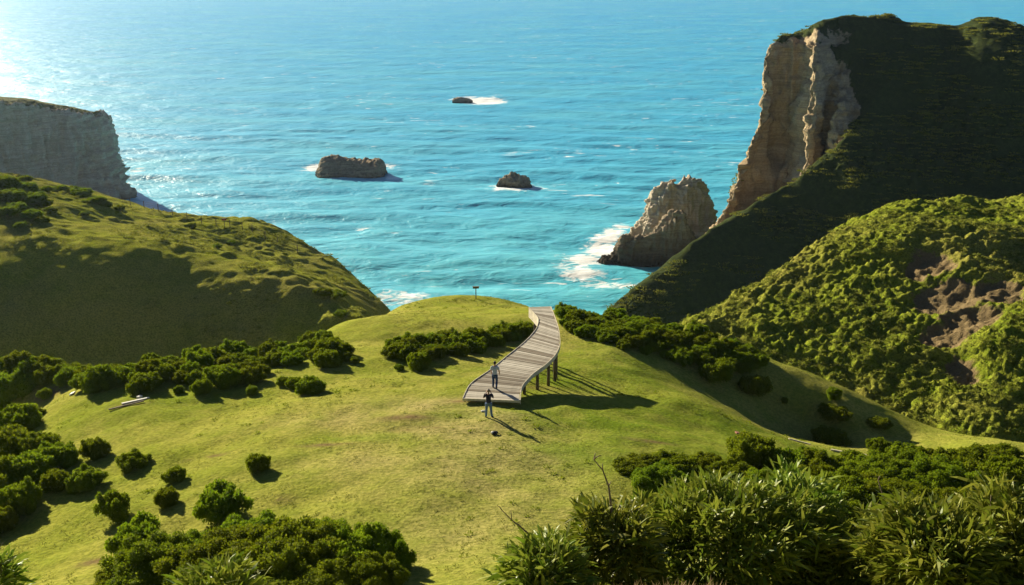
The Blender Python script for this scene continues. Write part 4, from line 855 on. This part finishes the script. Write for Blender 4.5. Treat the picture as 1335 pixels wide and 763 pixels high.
big = bamboo(925, 708, 8.2, .92, .7, .47, 2600, 'dense dark clump of bamboo scrub with sunlit leafy top', 501)
lm = bpy.data.meshes.new('leaf'); lm.from_pydata([tuple(q) for q in blade[0]], [], [tuple(int(a) for a in f) for f in blade[1]]); lm.materials.append(M_BAMBOO)
r_ = np.random.default_rng(9); sel = [k for k in range(len(big[1])) if big[2][k][2] > .25][:140]
for k in sel:
    o = bpy.data.objects.new('leaf', lm); C.objects.link(o); o.parent = big[0]; o.location = big[1][k]; dv = Vector(big[2][k])+Vector((0, 0, .8))+Vector(r_.normal(size=3))*.35; o.rotation_euler = dv.to_track_quat('Z', 'Y').to_euler(); s_ = r_.uniform(.7, 1.15); o.scale = (s_,)*3
bamboo(805, 718, 7.4, .34, .45, .38, 800, 'lower left flank clump of bamboo scrub with yellow green leaves', 503)
bamboo(712, 755, 6.8, .28, .4, .22, 520, 'low yellowish bamboo clump fading into dry grass', 505, .14)
bamboo(1035, 690, 8.6, .38, .5, .42, 800, 'bamboo clump with pale streaked leaves at the shoulder of the dark clump', 507)
bamboo(1110, 745, 8.0, .55, .5, .32, 1000, 'dark low bamboo clump in the dip between the two bright ones', 509)
bamboo(1215, 735, 7.4, .48, .5, .38, 1300, 'bright yellow green bamboo clump beside the dark dip', 511, .155)
bamboo(1310, 722, 7.6, .42, .5, .42, 1000, 'bright bamboo clump at the far end of the scrub row', 513, .155)
bamboo(290, 775, 6.4, .26, .3, .14, 300, 'small sunlit bamboo sprig in front of the gorse mass', 515, .12)
bamboo(-6, 765, 6.2, .12, .2, .16, 160, 'bright bamboo sprig on the slope above the gully', 517, .12)
def twig(u, v, y, pts, rad, label, seed, nb=6):
    c = Vector(P(u, v, y=y)); root = empty('dead_twig', c); tag(root, label, 'twig'); m_ = MB(); m_.tube(pts, [rad*(1-.7*i/(len(pts)-1)) for i in range(len(pts))], 7); m_.build('stalk', M_TWIG, root, True); r = np.random.default_rng(seed); m_ = MB()
    for k in range(nb):
        i = r.integers(len(pts)//2, len(pts)); p = Vector(pts[i]); e = p+Vector((r.uniform(-.06, .06), r.uniform(-.03, .03), r.uniform(.02, .07))); m_.tube([p, p.lerp(e, .5)+Vector((0, 0, .008)), e], [rad*.45, rad*.35, rad*.2], 5)
    m_.build('side_twigs', M_TWIG, root, True)
twig(800, 650, 7.4, [(0, 0, -.35), (-.02, 0, -.05), (-.04, 0, .1), (-.09, 0, .24), (-.16, 0, .33)], .011, 'bare forked stalk rising from the bamboo scrub over the lawn', 21, 9)
twig(690, 697, 7.0, [(.1, 0, -.25), (.02, 0, -.02), (-.06, 0, .06), (-.13, 0, .12), (-.20, 0, .20)], .009, 'thin dark leaning twig sticking out over the lawn', 22, 2)
twig(1152, 688, 8.0, [(0, 0, -.45), (0, 0, -.05), (.0, 0, .12), (-.03, 0, .28), (-.09, 0, .44)], .013, 'tall pale dead stalk standing between the bamboo clumps', 23, 4)
twig(2, 740, 6.2, [(0, 0, -.2), (-.01, 0, .05), (0, 0, .12), (.02, 0, .2)], .005, 'dark bare twigs on the slope above the gully', 24, 8)
n = 420; px = RNG.uniform(-.35, 1.25, n); py = RNG.uniform(5.4, 6.5, n); T3 = [tuss_geo(9, 450+i, .07, .13, .006, .9) for i in range(4)]
o = strew('dry_grass', np.stack([px, py, mead_h(px, py)], -1), RNG.uniform(.5, 1.15, n), T3, M_DRY); tag(o, 'dry brown grass and stubble below the bamboo scrub', 'dry grass', kind='stuff')
